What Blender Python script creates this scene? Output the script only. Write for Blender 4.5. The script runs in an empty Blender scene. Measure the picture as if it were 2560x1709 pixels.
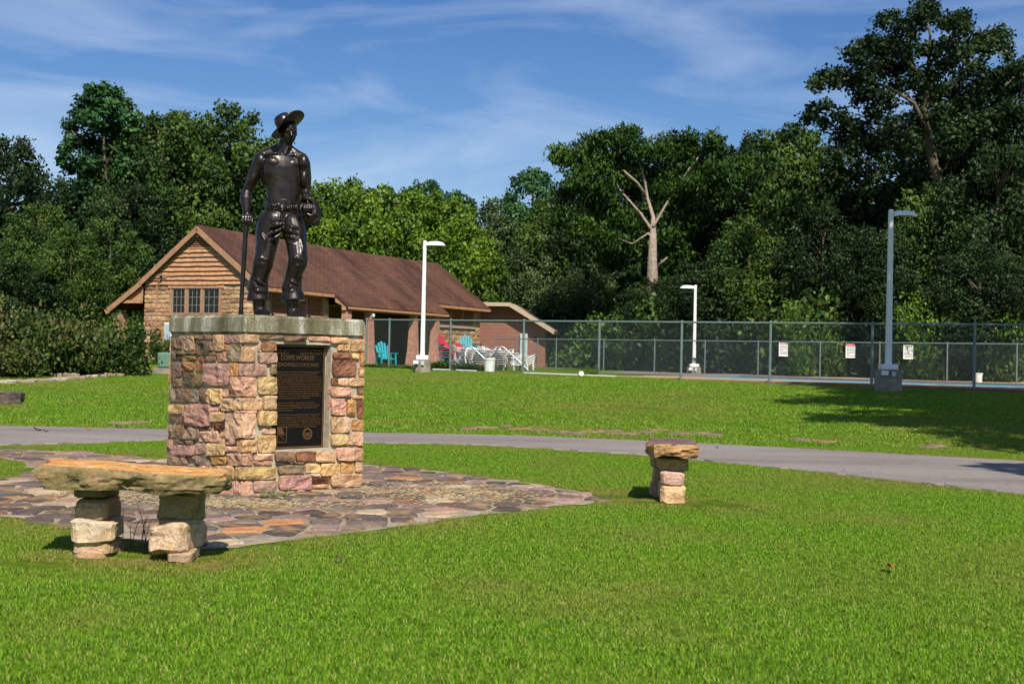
import bpy, bmesh, math, random
import numpy as np
from mathutils import Vector, Matrix, Euler, noise

random.seed(7); np.random.seed(7)
SC = bpy.context.scene
COL = SC.collection
V = Vector
PI = math.pi

# ------------------------------------------------------------------ camera, world, sun, exposure
EYE = V((0, 0, 1.33)); FPX = 3100.0; ROLL = math.radians(1.2); PITCH = math.atan(35.5 / FPX)
_F = V((0, math.cos(PITCH), math.sin(PITCH)))
_R0 = V((1, 0, 0)); _U0 = _R0.cross(_F)
CR = _R0 * math.cos(ROLL) + _U0 * math.sin(ROLL)
CU = _U0 * math.cos(ROLL) - _R0 * math.sin(ROLL)
cam_data = bpy.data.cameras.new('camera'); cam = bpy.data.objects.new('camera', cam_data); COL.objects.link(cam)
cam.matrix_world = Matrix(((CR.x, CU.x, -_F.x, EYE.x), (CR.y, CU.y, -_F.y, EYE.y), (CR.z, CU.z, -_F.z, EYE.z), (0, 0, 0, 1)))
cam_data.sensor_width = 36; cam_data.lens = 36 * FPX / 2560; cam_data.clip_start = 0.1; cam_data.clip_end = 2000
cam_data.dof.use_dof = True; cam_data.dof.focus_distance = 12.5; cam_data.dof.aperture_fstop = 4.5
SC.camera = cam

SUN_EL = math.radians(48); SUN_AZ = math.radians(180 - 14)      # compass-like: 0 = +Y, clockwise; the sun stands behind the camera
SV = V((math.sin(SUN_AZ) * math.cos(SUN_EL), math.cos(SUN_AZ) * math.cos(SUN_EL), math.sin(SUN_EL)))
sl = bpy.data.lights.new('sun', 'SUN'); sl.energy = 5.0; sl.angle = math.radians(0.53); sl.color = (1, 0.94, 0.84)
so = bpy.data.objects.new('sun', sl); COL.objects.link(so); so.rotation_euler = (-SV).to_track_quat('-Z', 'Y').to_euler()
so.location = (0, -20, 30)

W = bpy.data.worlds.new('World'); SC.world = W; W.use_nodes = True
nt = W.node_tree; nt.nodes.clear()
_o = nt.nodes.new('ShaderNodeOutputWorld'); _b = nt.nodes.new('ShaderNodeBackground'); _s = nt.nodes.new('ShaderNodeTexSky')
_s.sky_type = 'NISHITA'; _s.sun_disc = False; _s.sun_elevation = SUN_EL; _s.sun_rotation = SUN_AZ
_s.air_density = 1.1; _s.dust_density = 0.45; _s.ozone_density = 4.0; _s.altitude = 200
_tc = nt.nodes.new('ShaderNodeTexCoord'); _mp = nt.nodes.new('ShaderNodeMapping'); _mp.inputs['Scale'].default_value = (1.6, 1.6, 7.0)
_mp.inputs['Rotation'].default_value = (0.0, 0.04, 1.1)
_n1 = nt.nodes.new('ShaderNodeTexNoise'); _n1.inputs['Scale'].default_value = 2.6; _n1.inputs['Detail'].default_value = 7; _n1.inputs['Roughness'].default_value = 0.55
_n1.inputs['Distortion'].default_value = 0.6
_cr = nt.nodes.new('ShaderNodeValToRGB'); _cr.color_ramp.elements[0].position = 0.42; _cr.color_ramp.elements[1].position = 0.78
_cr.color_ramp.elements[0].color = (0, 0, 0, 1); _cr.color_ramp.elements[1].color = (0.42, 0.42, 0.42, 1)
_mx = nt.nodes.new('ShaderNodeMix'); _mx.data_type = 'RGBA'
_hs = nt.nodes.new('ShaderNodeHueSaturation'); _hs.inputs['Saturation'].default_value = 1.27; _hs.inputs['Hue'].default_value = 0.512; _hs.inputs['Value'].default_value = 1.15
nt.links.new(_tc.outputs['Generated'], _mp.inputs['Vector']); nt.links.new(_mp.outputs[0], _n1.inputs['Vector'])
nt.links.new(_n1.outputs['Fac'], _cr.inputs[0]); nt.links.new(_cr.outputs[0], _mx.inputs['Factor'])
nt.links.new(_s.outputs[0], _hs.inputs['Color']); nt.links.new(_hs.outputs[0], _mx.inputs['A']); _mx.inputs['B'].default_value = (9.5, 10.6, 12.2, 1)
nt.links.new(_mx.outputs['Result'], _b.inputs[0]); _b.inputs[1].default_value = 0.072; nt.links.new(_b.outputs[0], _o.inputs[0])
SC.view_settings.view_transform = 'Standard'; SC.view_settings.look = 'None'; SC.view_settings.gamma = 1; SC.view_settings.exposure = 0.28
SC.cycles.max_bounces = 6; SC.cycles.diffuse_bounces = 3; SC.cycles.transparent_max_bounces = 8

# ------------------------------------------------------------------ measuring on the photograph
def ray(px, py): return _F * FPX + CR * (px - 1280) + CU * (854.5 - py)
def P(px, py, Y):
    r = ray(px, py); t = (Y - EYE.y) / r.y; return EYE + r * t
def G(px, py, z=0.0):
    r = ray(px, py); t = (z - EYE.z) / r.z; return EYE + r * t
def sstep(a, b, x):
    t = min(1, max(0, (x - a) / (b - a))); return t * t * (3 - 2 * t)

ROAD_FAR = [G(x, y) for x, y in ((0, 1066), (400, 1074), (912, 1083), (1300, 1090), (1744, 1109), (2100, 1128), (2560, 1154))]
ROAD_NEAR = [G(x, y) for x, y in ((0, 1113), (250, 1107), (430, 1101), (912, 1107), (1200, 1112), (1600, 1137), (2000, 1175), (2560, 1236))]
ROAD_FAR = [V((-40, 19.0, 0)), V((-16, 19.6, 0))] + ROAD_FAR + [V((12, 14.2, 0)), V((30, 2.0, 0))]
ROAD_NEAR = [V((-40, 12.5, 0)), V((-14, 14.7, 0))] + ROAD_NEAR + [V((9, 9.2, 0)), V((26, -3.0, 0))]
_rx = np.array([p.x for p in ROAD_FAR]); _ry = np.array([p.y for p in ROAD_FAR])
_nx = np.array([p.x for p in ROAD_NEAR]); _ny = np.array([p.y for p in ROAD_NEAR])
def fence_y(x): return 43.5 - 0.748 * x
def H(x, y):
    x = np.asarray(x, float); y = np.asarray(y, float)
    yr = np.interp(x, _rx, _ry) + 0.4; yf = np.clip(43.5 - 0.748 * x, yr + 8, 52)
    zf = np.clip(0.762 - 0.0081 * x, 0.5, 0.9)
    t = np.clip((y - yr) / (yf - yr), 0, 1)
    return zf * (0.85 * t + 0.15 * t * t * (3 - 2 * t))
def h(x, y): return float(H(x, y))
def T(px, py):
    """the point of the ground under a pixel"""
    r = ray(px, py); r = r / r.y; Y = 4.0
    while Y < 120:
        p = EYE + r * Y
        if p.z <= h(p.x, p.y): return p
        Y += 0.02
    return EYE + r * 60

# ------------------------------------------------------------------ node helpers and materials
def newmat(name):
    m = bpy.data.materials.new(name); m.use_nodes = True
    n = m.node_tree.nodes; b = n['Principled BSDF']; return m, m.node_tree, b
def N(nt, t, **kw):
    n = nt.nodes.new(t)
    for k, v in kw.items():
        if k.startswith('i_'):
            n.inputs[k[2:].replace('_', ' ')].default_value = v
        else: setattr(n, k, v)
    return n
def noise_tex(nt, scale, detail=4, rough=0.6, coord='Object', dist=0.0, scl=None):
    tc = nt.nodes.new('ShaderNodeTexCoord'); t = N(nt, 'ShaderNodeTexNoise', i_Scale=scale, i_Detail=detail, i_Roughness=rough, i_Distortion=dist)
    if scl:
        mp = nt.nodes.new('ShaderNodeMapping'); mp.inputs['Scale'].default_value = scl
        nt.links.new(tc.outputs[coord], mp.inputs[0]); nt.links.new(mp.outputs[0], t.inputs['Vector'])
    else: nt.links.new(tc.outputs[coord], t.inputs['Vector'])
    return t
def ramp(nt, src, stops):
    r = nt.nodes.new('ShaderNodeValToRGB'); e = r.color_ramp.elements
    while len(e) < len(stops): e.new(0.5)
    for i, (p, c) in enumerate(stops):
        e[i].position = p; e[i].color = (c[0], c[1], c[2], 1) if hasattr(c, '__len__') else (c, c, c, 1)
    nt.links.new(src, r.inputs[0]); return r
def mix(nt, fac, a, b, mode='MIX'):
    m = nt.nodes.new('ShaderNodeMix'); m.data_type = 'RGBA'; m.blend_type = mode
    for s, v in (('Factor', fac), ('A', a), ('B', b)):
        if hasattr(v, 'is_linked') or hasattr(v, 'links'): nt.links.new(v, m.inputs[s])
        elif s == 'Factor': m.inputs[s].default_value = v
        else: m.inputs[s].default_value = (v[0], v[1], v[2], 1)
    return m.outputs['Result']
def bump(nt, b, src, strength=0.4, dist=0.02):
    bp = nt.nodes.new('ShaderNodeBump'); bp.inputs['Strength'].default_value = strength; bp.inputs['Distance'].default_value = dist
    nt.links.new(src, bp.inputs['Height']); nt.links.new(bp.outputs[0], b.inputs['Normal'])
def simple(name, col, rough=0.6, metal=0.0, var=0.15, scale=6.0, spec=0.5, bmp=0.0, coord='Object'):
    m, nt, b = newmat(name); t = noise_tex(nt, scale, 5, 0.6, coord)
    r = ramp(nt, t.outputs['Fac'], ((0.3, [c * (1 - var) for c in col]), (0.7, [min(1, c * (1 + var)) for c in col])))
    nt.links.new(r.outputs[0], b.inputs['Base Color']); b.inputs['Roughness'].default_value = rough; b.inputs['Metallic'].default_value = metal
    b.inputs['Specular IOR Level'].default_value = spec
    if bmp: bump(nt, b, t.outputs['Fac'], bmp, 0.01)
    return m
def tinted_stone(name, sc=9.0, bstr=0.7, stain=0.0, light=(1.25, 1.2, 1.1), dark=(0.62, 0.55, 0.5), bd=0.012):
    m, nt, b = newmat(name)
    oi = nt.nodes.new('ShaderNodeObjectInfo')
    t1 = noise_tex(nt, sc * 0.6, 6, 0.65, dist=1.2); t2 = noise_tex(nt, sc * 4, 4, 0.7); t3 = noise_tex(nt, sc * 0.3, 3, 0.5, dist=2.0)
    r1 = ramp(nt, t1.outputs['Fac'], ((0.3, dark), (0.48, (0.95, 0.93, 0.9)), (0.7, light)))
    c = mix(nt, 1.0, oi.outputs['Color'], r1.outputs[0], 'MULTIPLY')
    r2 = ramp(nt, t2.outputs['Fac'], ((0.35, (0.78, 0.76, 0.74)), (0.65, (1.12, 1.12, 1.1))))
    c = mix(nt, 1.0, c, r2.outputs[0], 'MULTIPLY')
    r3 = ramp(nt, t3.outputs['Fac'], ((0.5, (0, 0, 0)), (0.66, (0.5, 0.5, 0.5))))
    c = mix(nt, r3.outputs[0], c, (0.42, 0.24, 0.09))
    t5 = noise_tex(nt, sc * 2.2, 6, 0.75, dist=2.5, scl=(1, 1, 1.8)); r5 = ramp(nt, t5.outputs['Fac'], ((0.3, (0.4, 0.34, 0.3)), (0.44, (1, 1, 1)), (0.6, (1.08, 1.08, 1.05))))
    c = mix(nt, 1.0, c, r5.outputs[0], 'MULTIPLY')
    nt.links.new(c, b.inputs['Base Color']); b.inputs['Roughness'].default_value = 0.92; b.inputs['Specular IOR Level'].default_value = 0.2
    ad = N(nt, 'ShaderNodeMath', operation='ADD'); mu = N(nt, 'ShaderNodeMath', operation='MULTIPLY'); mu.inputs[1].default_value = 0.35
    nt.links.new(t2.outputs['Fac'], mu.inputs[0]); nt.links.new(t1.outputs['Fac'], ad.inputs[0]); nt.links.new(mu.outputs[0], ad.inputs[1])
    bump(nt, b, ad.outputs[0], bstr, bd * 3)
    return m

M = {}
M['sandstone'] = tinted_stone('sandstone', 9, 0.9)
M['wall_stone'] = tinted_stone('wall_stone', 3.0, 0.8, bd=0.02)
M['flagstone'] = tinted_stone('flagstone', 7, 0.35, bd=0.004)
M['mortar'] = simple('mortar', (0.42, 0.37, 0.27), 0.95, var=0.25, scale=14, spec=0.1, bmp=0.6)
M['dirt_mortar'] = simple('paving_mortar', (0.29, 0.235, 0.165), 0.95, var=0.35, scale=5, spec=0.1, bmp=0.4)
M['bronze'], _nt, _b = newmat('dark_bronze')
_t = noise_tex(_nt, 9, 5, 0.6); _r = ramp(_nt, _t.outputs['Fac'], ((0.3, (0.009, 0.006, 0.0045)), (0.7, (0.025, 0.015, 0.011))))
_nt.links.new(_r.outputs[0], _b.inputs['Base Color']); _b.inputs['Metallic'].default_value = 0.35
_r2 = ramp(_nt, _t.outputs['Fac'], ((0.3, 0.31), (0.7, 0.48))); _nt.links.new(_r2.outputs[0], _b.inputs['Roughness'])
_b.inputs['Coat Weight'].default_value = 0.18; _b.inputs['Coat Roughness'].default_value = 0.18
_t = noise_tex(_nt, 34, 5, 0.6); bump(_nt, _b, _t.outputs['Fac'], 0.12, 0.01)
M['plaque'] = simple('plaque_black', (0.004, 0.0035, 0.0035), 0.6, 0.0, spec=0.2)
M['gold'] = simple('plaque_bronze_letters', (0.16, 0.085, 0.028), 0.45, 0.5, var=0.1)
# concrete slab with weathering streaks and lichen
m, nt, b = newmat('lichen_concrete'); M['slab'] = m
t1 = noise_tex(nt, 2.6, 6, 0.7, scl=(1, 1, 0.25)); t2 = noise_tex(nt, 70, 3, 0.8); t3 = noise_tex(nt, 5, 5, 0.6)
r1 = ramp(nt, t1.outputs['Fac'], ((0.38, (0.12, 0.105, 0.055)), (0.5, (0.25, 0.23, 0.15)), (0.6, (0.55, 0.54, 0.46))))
r2 = ramp(nt, t2.outputs['Fac'], ((0.36, (0.5, 0.5, 0.48)), (0.6, (1.2, 1.2, 1.15))))
c = mix(nt, 1.0, r1.outputs[0], r2.outputs[0], 'MULTIPLY'); nt.links.new(c, b.inputs['Base Color']); b.inputs['Roughness'].default_value = 0.95
bump(nt, b, t2.outputs['Fac'], 0.5, 0.01)
# asphalt
m, nt, b = newmat('worn_asphalt'); M['asphalt'] = m
t1 = noise_tex(nt, 0.5, 5, 0.6, scl=(0.5, 1.5, 1)); t2 = noise_tex(nt, 90, 3, 0.8); t4 = noise_tex(nt, 1.3, 3, 0.5, dist=3.0)
r1 = ramp(nt, t1.outputs['Fac'], ((0.3, (0.17, 0.146, 0.128)), (0.5, (0.235, 0.2, 0.175)), (0.7, (0.285, 0.25, 0.22)))); r2 = ramp(nt, t2.outputs['Fac'], ((0.3, 0.6), (0.7, 1.3)))
c = mix(nt, 1.0, r1.outputs[0], r2.outputs[0], 'MULTIPLY')
r4 = ramp(nt, t4.outputs['Fac'], ((0.488, 0), (0.5, 1), (0.512, 0))); mm = N(nt, 'ShaderNodeMath', operation='MULTIPLY'); mm.inputs[1].default_value = 0.5
nt.links.new(r4.outputs[0], mm.inputs[0]); c = mix(nt, mm.outputs[0], c, (0.07, 0.06, 0.05))
nt.links.new(c, b.inputs['Base Color']); b.inputs['Roughness'].default_value = 0.9; bump(nt, b, t2.outputs['Fac'], 0.5, 0.008)
# turf under the blades
m, nt, b = newmat('turf_ground'); M['turf'] = m
t1 = noise_tex(nt, 0.35, 6, 0.65); t2 = noise_tex(nt, 9, 5, 0.75); t3 = noise_tex(nt, 1.3, 5, 0.7)
r1 = ramp(nt, t1.outputs['Fac'], ((0.32, (0.07, 0.165, 0.006)), (0.55, (0.13, 0.23, 0.01)), (0.72, (0.24, 0.25, 0.03))))
r2 = ramp(nt, t2.outputs['Fac'], ((0.3, (0.35, 0.4, 0.4)), (0.7, (1.2, 1.0, 1.1)))); c = mix(nt, 1.0, r1.outputs[0], r2.outputs[0], 'MULTIPLY')
r3 = ramp(nt, t3.outputs['Fac'], ((0.6, 0), (0.78, 0.7))); c = mix(nt, r3.outputs[0], c, (0.2, 0.15, 0.06))
nt.links.new(c, b.inputs['Base Color']); b.inputs['Roughness'].default_value = 1; b.inputs['Specular IOR Level'].default_value = 0.1
bump(nt, b, t2.outputs['Fac'], 1.0, 0.06)
# grass blades: per blade tint and per patch dryness
m, nt, b = newmat('grass_blade'); M['grass'] = m
at = N(nt, 'ShaderNodeAttribute', attribute_name='tint'); ad = N(nt, 'ShaderNodeAttribute', attribute_name='dry', attribute_type='INSTANCER')
r1 = ramp(nt, at.outputs['Fac'], ((0.0, (0.04, 0.12, 0.006)), (0.45, (0.15, 0.325, 0.014)), (0.82, (0.28, 0.47, 0.035)), (1.0, (0.52, 0.5, 0.16))))
c = mix(nt, ad.outputs['Fac'], r1.outputs[0], (0.36, 0.26, 0.09))
b.inputs['Roughness'].default_value = 0.75; b.inputs['Specular IOR Level'].default_value = 0.08; nt.links.new(c, b.inputs['Base Color'])
tr = nt.nodes.new('ShaderNodeBsdfTranslucent'); nt.links.new(c, tr.inputs[0]); ms = nt.nodes.new('ShaderNodeMixShader'); ms.inputs[0].default_value = 0.3
out = nt.nodes['Material Output']; nt.links.new(b.outputs[0], ms.inputs[1]); nt.links.new(tr.outputs[0], ms.inputs[2]); nt.links.new(ms.outputs[0], out.inputs[0])
def leafmat(name, lo, mid, hi):
    m, nt, b = newmat(name); at = N(nt, 'ShaderNodeAttribute', attribute_name='tint')
    r = ramp(nt, at.outputs['Fac'], ((0.0, lo), (0.5, mid), (1.0, hi)))
    nt.links.new(r.outputs[0], b.inputs['Base Color']); b.inputs['Roughness'].default_value = 0.55; b.inputs['Specular IOR Level'].default_value = 0.25
    tr = nt.nodes.new('ShaderNodeBsdfTranslucent'); nt.links.new(r.outputs[0], tr.inputs[0]); ms = nt.nodes.new('ShaderNodeMixShader'); ms.inputs[0].default_value = 0.15
    out = nt.nodes['Material Output']; nt.links.new(b.outputs[0], ms.inputs[1]); nt.links.new(tr.outputs[0], ms.inputs[2]); nt.links.new(ms.outputs[0], out.inputs[0]); return m
M['leaf_deep'] = leafmat('leaf_deep', (0.005, 0.013, 0.003), (0.013, 0.035, 0.006), (0.045, 0.08, 0.015))
M['leaf_mid'] = leafmat('leaf_mid', (0.012, 0.03, 0.005), (0.045, 0.095, 0.012), (0.13, 0.19, 0.024))
M['leaf_bright'] = leafmat('leaf_bright', (0.025, 0.06, 0.006), (0.085, 0.165, 0.010), (0.19, 0.28, 0.022))
M['leaf_grey'] = leafmat('leaf_grey', (0.015, 0.032, 0.008), (0.048, 0.085, 0.022), (0.14, 0.19, 0.07))
M['leaf_cypress'] = leafmat('leaf_cypress', (0.008, 0.026, 0.003), (0.026, 0.07, 0.006), (0.07, 0.13, 0.012))
M['leaf_blue'] = leafmat('leaf_blue', (0.009, 0.036, 0.010), (0.032, 0.10, 0.024), (0.09, 0.2, 0.05))
M['leaf_hedge'] = leafmat('leaf_hedge', (0.010, 0.028, 0.004), (0.04, 0.08, 0.008), (0.13, 0.11, 0.035))
M['bark'] = simple('bark', (0.12, 0.09, 0.06), 0.95, var=0.5, scale=5, bmp=1.0)
M['pale_bark'] = simple('pale_bark', (0.30, 0.235, 0.18), 0.95, var=0.35, scale=6, bmp=1.0)
M['wood'] = simple('painted_wood', (0.44, 0.225, 0.11), 0.75, var=0.3, scale=7, bmp=0.5)
M['wood_pale'] = simple('weathered_trim', (0.37, 0.195, 0.105), 0.8, var=0.2, scale=4)
M['louver'] = simple('louver_wood', (0.36, 0.17, 0.10), 0.8, var=0.15, scale=4)
M['brown_wall'] = simple('brown_wall', (0.15, 0.075, 0.035), 0.85, var=0.15, scale=2)
M['post_stucco'] = simple('post_stucco', (0.42, 0.215, 0.15), 0.95, var=0.25, scale=5, bmp=1.0)
M['dark'] = simple('dark_interior', (0.015, 0.012, 0.01), 0.9)
M['glass'] = simple('window_glass', (0.012, 0.014, 0.014), 0.15, spec=0.4)
M['white_paint'] = simple('white_paint', (0.68, 0.68, 0.62), 0.5, var=0.12, scale=8)
M['lamp_white'] = simple('lamp_white', (0.78, 0.78, 0.74), 0.45, var=0.06, scale=5)
M['sash'] = simple('old_sash_paint', (0.27, 0.235, 0.19), 0.6)
M['grey_metal'] = simple('galvanised_metal', (0.17, 0.225, 0.21), 0.5, 0.3, var=0.1)
M['concrete'] = simple('concrete', (0.26, 0.22, 0.17), 0.95, var=0.35, scale=5, bmp=0.5)
M['deck'] = simple('sandy_deck', (0.44, 0.29, 0.16), 0.95, var=0.12, scale=1.5)
M['coping'] = simple('brick_coping', (0.2, 0.1, 0.07), 0.95, var=0.3, scale=9)
M['pool_blue'] = simple('pool_blue_paint', (0.02, 0.28, 0.42), 0.4, var=0.1)
M['teal'] = simple('teal_plastic', (0.0, 0.30, 0.34), 0.45, var=0.08)
M['red'] = simple('red_plastic', (0.55, 0.035, 0.06), 0.5, var=0.08)
M['white_plastic'] = simple('white_plastic', (0.75, 0.72, 0.68), 0.45, var=0.08)
M['chrome'] = simple('steel_rail', (0.3, 0.38, 0.45), 0.35, 0.7)
M['black'] = simple('black_paint', (0.015, 0.015, 0.015), 0.6)
M['green_box'] = simple('cabinet_green', (0.11, 0.22, 0.15), 0.6, var=0.1, scale=2)
M['sign_red'] = simple('sign_red', (0.6, 0.1, 0.1), 0.5)
M['fascia'] = simple('tan_fascia', (0.45, 0.33, 0.23), 0.6, var=0.06)
M['fallen_leaf'] = simple('dead_leaf', (0.4, 0.12, 0.03), 0.8, var=0.3, scale=30)
M['leaf_brown'] = simple('brown_leaf', (0.13, 0.055, 0.03), 0.8, var=0.3, scale=30)
M['thatch'] = simple('dry_thatch', (0.4, 0.31, 0.17), 1.0, var=0.3, scale=40)
# asphalt shingles
m, nt, b = newmat('brown_shingles'); M['shingle'] = m
tc = nt.nodes.new('ShaderNodeTexCoord'); bt = N(nt, 'ShaderNodeTexBrick', i_Scale=1.0, i_Mortar_Size=0.012)
bt.inputs['Color1'].default_value = (0.10, 0.05, 0.035, 1); bt.inputs['Color2'].default_value = (0.135, 0.068, 0.046, 1); bt.inputs['Mortar'].default_value = (0.05, 0.02, 0.014, 1)
bt.inputs['Brick Width'].default_value = 0.33; bt.inputs['Row Height'].default_value = 0.14
nt.links.new(tc.outputs['UV'], bt.inputs['Vector'])
t1 = noise_tex(nt, 0.55, 6, 0.65, coord='UV', scl=(1.2, 0.45, 1)); t2 = noise_tex(nt, 60, 2, 0.7, coord='UV')
r1 = ramp(nt, t1.outputs['Fac'], ((0.35, (0.5, 0.5, 0.52)), (0.5, (0.95, 0.95, 0.95)), (0.68, (1.35, 1.3, 1.25))))
c = mix(nt, 1.0, bt.outputs['Color'], r1.outputs[0], 'MULTIPLY'); r2 = ramp(nt, t2.outputs['Fac'], ((0.3, 0.75), (0.7, 1.2))); c = mix(nt, 1.0, c, r2.outputs[0], 'MULTIPLY')
nt.links.new(c, b.inputs['Base Color']); b.inputs['Roughness'].default_value = 0.95; b.inputs['Specular IOR Level'].default_value = 0.15; bump(nt, b, bt.outputs['Fac'], -0.8, 0.02)
# split faced block
m, nt, b = newmat('split_block'); M['block'] = m
tc = nt.nodes.new('ShaderNodeTexCoord'); bt = N(nt, 'ShaderNodeTexBrick', i_Scale=1.0, i_Mortar_Size=0.012)
bt.inputs['Color1'].default_value = (0.3, 0.125, 0.085, 1); bt.inputs['Color2'].default_value = (0.34, 0.15, 0.1, 1); bt.inputs['Mortar'].default_value = (0.22, 0.1, 0.07, 1)
bt.inputs['Brick Width'].default_value = 0.4; bt.inputs['Row Height'].default_value = 0.2
nt.links.new(tc.outputs['UV'], bt.inputs['Vector']); t2 = noise_tex(nt, 9, 5, 0.8)
r2 = ramp(nt, t2.outputs['Fac'], ((0.3, 0.7), (0.7, 1.25))); c = mix(nt, 1.0, bt.outputs['Color'], r2.outputs[0], 'MULTIPLY')
nt.links.new(c, b.inputs['Base Color']); b.inputs['Roughness'].default_value = 0.95; bump(nt, b, t2.outputs['Fac'], 1.0, 0.06)

# ------------------------------------------------------------------ mesh helpers
def put(o, parent=None, mat=None):
    COL.objects.link(o)
    if parent is not None: o.parent = parent
    if mat is not None and o.data is not None and len(o.data.materials) == 0: o.data.materials.append(mat)
    return o
def tag(o, label=None, cat=None, group=None, kind=None):
    if label: o['label'] = label
    if cat: o['category'] = cat
    if group: o['group'] = group
    if kind: o['kind'] = kind
    return o
def thing(name, label, cat, loc=(0, 0, 0), rz=0, group=None, kind=None):
    o = bpy.data.objects.new(name, None); COL.objects.link(o); o.location = loc; o.rotation_euler = (0, 0, rz); o.empty_display_size = 0.2
    return tag(o, label, cat, group, kind)
class MB:
    def __init__(s): s.v = []; s.f = []; s.uv = None
    def add(s, vs, fs):
        k = len(s.v); s.v += [tuple(v) for v in vs]; s.f += [tuple(i + k for i in f) for f in fs]; return s
    def box(s, c, d, rot=None):
        c = V(c); vs = []
        for sx, sy, sz in ((-1, -1, -1), (1, -1, -1), (1, 1, -1), (-1, 1, -1), (-1, -1, 1), (1, -1, 1), (1, 1, 1), (-1, 1, 1)):
            p = V((sx * d[0] / 2, sy * d[1] / 2, sz * d[2] / 2))
            if rot is not None: p = rot @ p
            vs.append(c + p)
        return s.add(vs, [(0, 3, 2, 1), (4, 5, 6, 7), (0, 1, 5, 4), (1, 2, 6, 5), (2, 3, 7, 6), (3, 0, 4, 7)])
    def b2(s, lo, hi):
        return s.box([(a + b) / 2 for a, b in zip(lo, hi)], [abs(b - a) for a, b in zip(lo, hi)])
    def beam(s, a, b, w, t, up=(0, 0, 1)):
        a = V(a); b = V(b); d = b - a; L = d.length; x = d.normalized(); u = V(up); y = u.cross(x)
        if y.length < 1e-4: y = V((0, 1, 0)).cross(x)
        y.normalize(); z = x.cross(y); R = Matrix((x, y, z)).transposed()
        return s.box((a + b) / 2, (L, w, t), R)
    def tube(s, pts, rad, n=8, cap=True):
        pts = [V(p) for p in pts]; rad = rad if hasattr(rad, '__len__') else [rad] * len(pts); k = len(s.v); prev = None
        for i, p in enumerate(pts):
            d = (pts[min(i + 1, len(pts) - 1)] - pts[max(i - 1, 0)]).normalized()
            if prev is None:
                a = d.orthogonal().normalized()
            else:
                a = prev - d * prev.dot(d)
                if a.length < 1e-5: a = d.orthogonal()
                a.normalize()
            prev = a; c = d.cross(a)
            for j in range(n):
                t = 2 * PI * j / n; s.v.append(tuple(p + (a * math.cos(t) + c * math.sin(t)) * rad[i]))
        for i in range(len(pts) - 1):
            for j in range(n):
                j2 = (j + 1) % n; s.f.append((k + i * n + j, k + i * n + j2, k + (i + 1) * n + j2, k + (i + 1) * n + j))
        if cap:
            s.f.append(tuple(k + j for j in reversed(range(n)))); s.f.append(tuple(k + (len(pts) - 1) * n + j for j in range(n)))
        return s
    def ell(s, c, r, R=None, nu=16, nv=10):
        k = len(s.v); c = V(c)
        for i in range(nv + 1):
            ph = PI * i / nv
            for j in range(nu):
                th = 2 * PI * j / nu; p = V((r[0] * math.sin(ph) * math.cos(th), r[1] * math.sin(ph) * math.sin(th), r[2] * math.cos(ph)))
                if R is not None: p = R @ p
                s.v.append(tuple(c + p))
        for i in range(nv):
            for j in range(nu):
                j2 = (j + 1) % nu; s.f.append((k + i * nu + j, k + (i + 1) * nu + j, k + (i + 1) * nu + j2, k + i * nu + j2))
        return s
    def cap(s, pts, rad, n=14):
        rad = rad if hasattr(rad, '__len__') else [rad] * len(pts)
        for i in range(len(pts) - 1): s.tube([pts[i], pts[i + 1]], [rad[i], rad[i + 1]], n)
        for p, r in zip(pts, rad): s.ell(p, (r, r, r), None, n, 8)
        return s
    def prism(s, poly, z0, z1):
        n = len(poly); vs = [(p[0], p[1], z0) for p in poly] + [(p[0], p[1], z1) for p in poly]
        return s.add(vs, [tuple(reversed(range(n))), tuple(range(n, 2 * n))] + [(i, (i + 1) % n, n + (i + 1) % n, n + i) for i in range(n)])
    def mesh(s, name='mesh'):
        me = bpy.data.meshes.new(name); me.from_pydata(s.v, [], s.f); me.update(); return me
    def build(s, name, mat, parent=None, smooth=False, bevel=0.0, color=None, world=None):
        me = s.mesh(name); me.materials.append(mat)
        if bevel:
            bm = bmesh.new(); bm.from_mesh(me); bmesh.ops.bevel(bm, geom=bm.edges[:], offset=bevel, segments=1, affect='EDGES', clamp_overlap=True); bm.to_mesh(me); bm.free()
        if smooth: me.polygons.foreach_set('use_smooth', [True] * len(me.polygons))
        o = bpy.data.objects.new(name, me); put(o, parent)
        if color: o.color = (*color, 1)
        return o
def fast_mesh(name, verts, faces, mat, attrs=None, smooth=False):
    """verts (n,3) array, faces (m,k) array"""
    me = bpy.data.meshes.new(name); n, k = faces.shape
    me.vertices.add(len(verts)); me.vertices.foreach_set('co', np.asarray(verts, np.float32).ravel())
    me.loops.add(n * k); me.loops.foreach_set('vertex_index', faces.astype(np.int32).ravel())
    me.polygons.add(n); me.polygons.foreach_set('loop_start', np.arange(0, n * k, k, dtype=np.int32))
    me.update(calc_edges=True)
    for an, arr in (attrs or {}).items():
        a = me.attributes.new(an, 'FLOAT', 'POINT'); a.data.foreach_set('value', np.asarray(arr, np.float32))
    me.materials.append(mat)
    if smooth: me.polygons.foreach_set('use_smooth', np.ones(n, bool))
    return me
def copy_thing(o, loc=None, rz=None, label=None, scale=None, group=None):
    c = o.copy(); COL.objects.link(c)
    if loc is not None: c.location = loc
    if rz is not None: c.rotation_euler = (0, 0, rz)
    if scale is not None: c.scale = scale
    if label: c['label'] = label
    if group: c['group'] = group
    for ch in o.children:
        d = ch.copy(); COL.objects.link(d); d.parent = c
        for g in ch.children:
            e = g.copy(); COL.objects.link(e); e.parent = d
    return c
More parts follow.
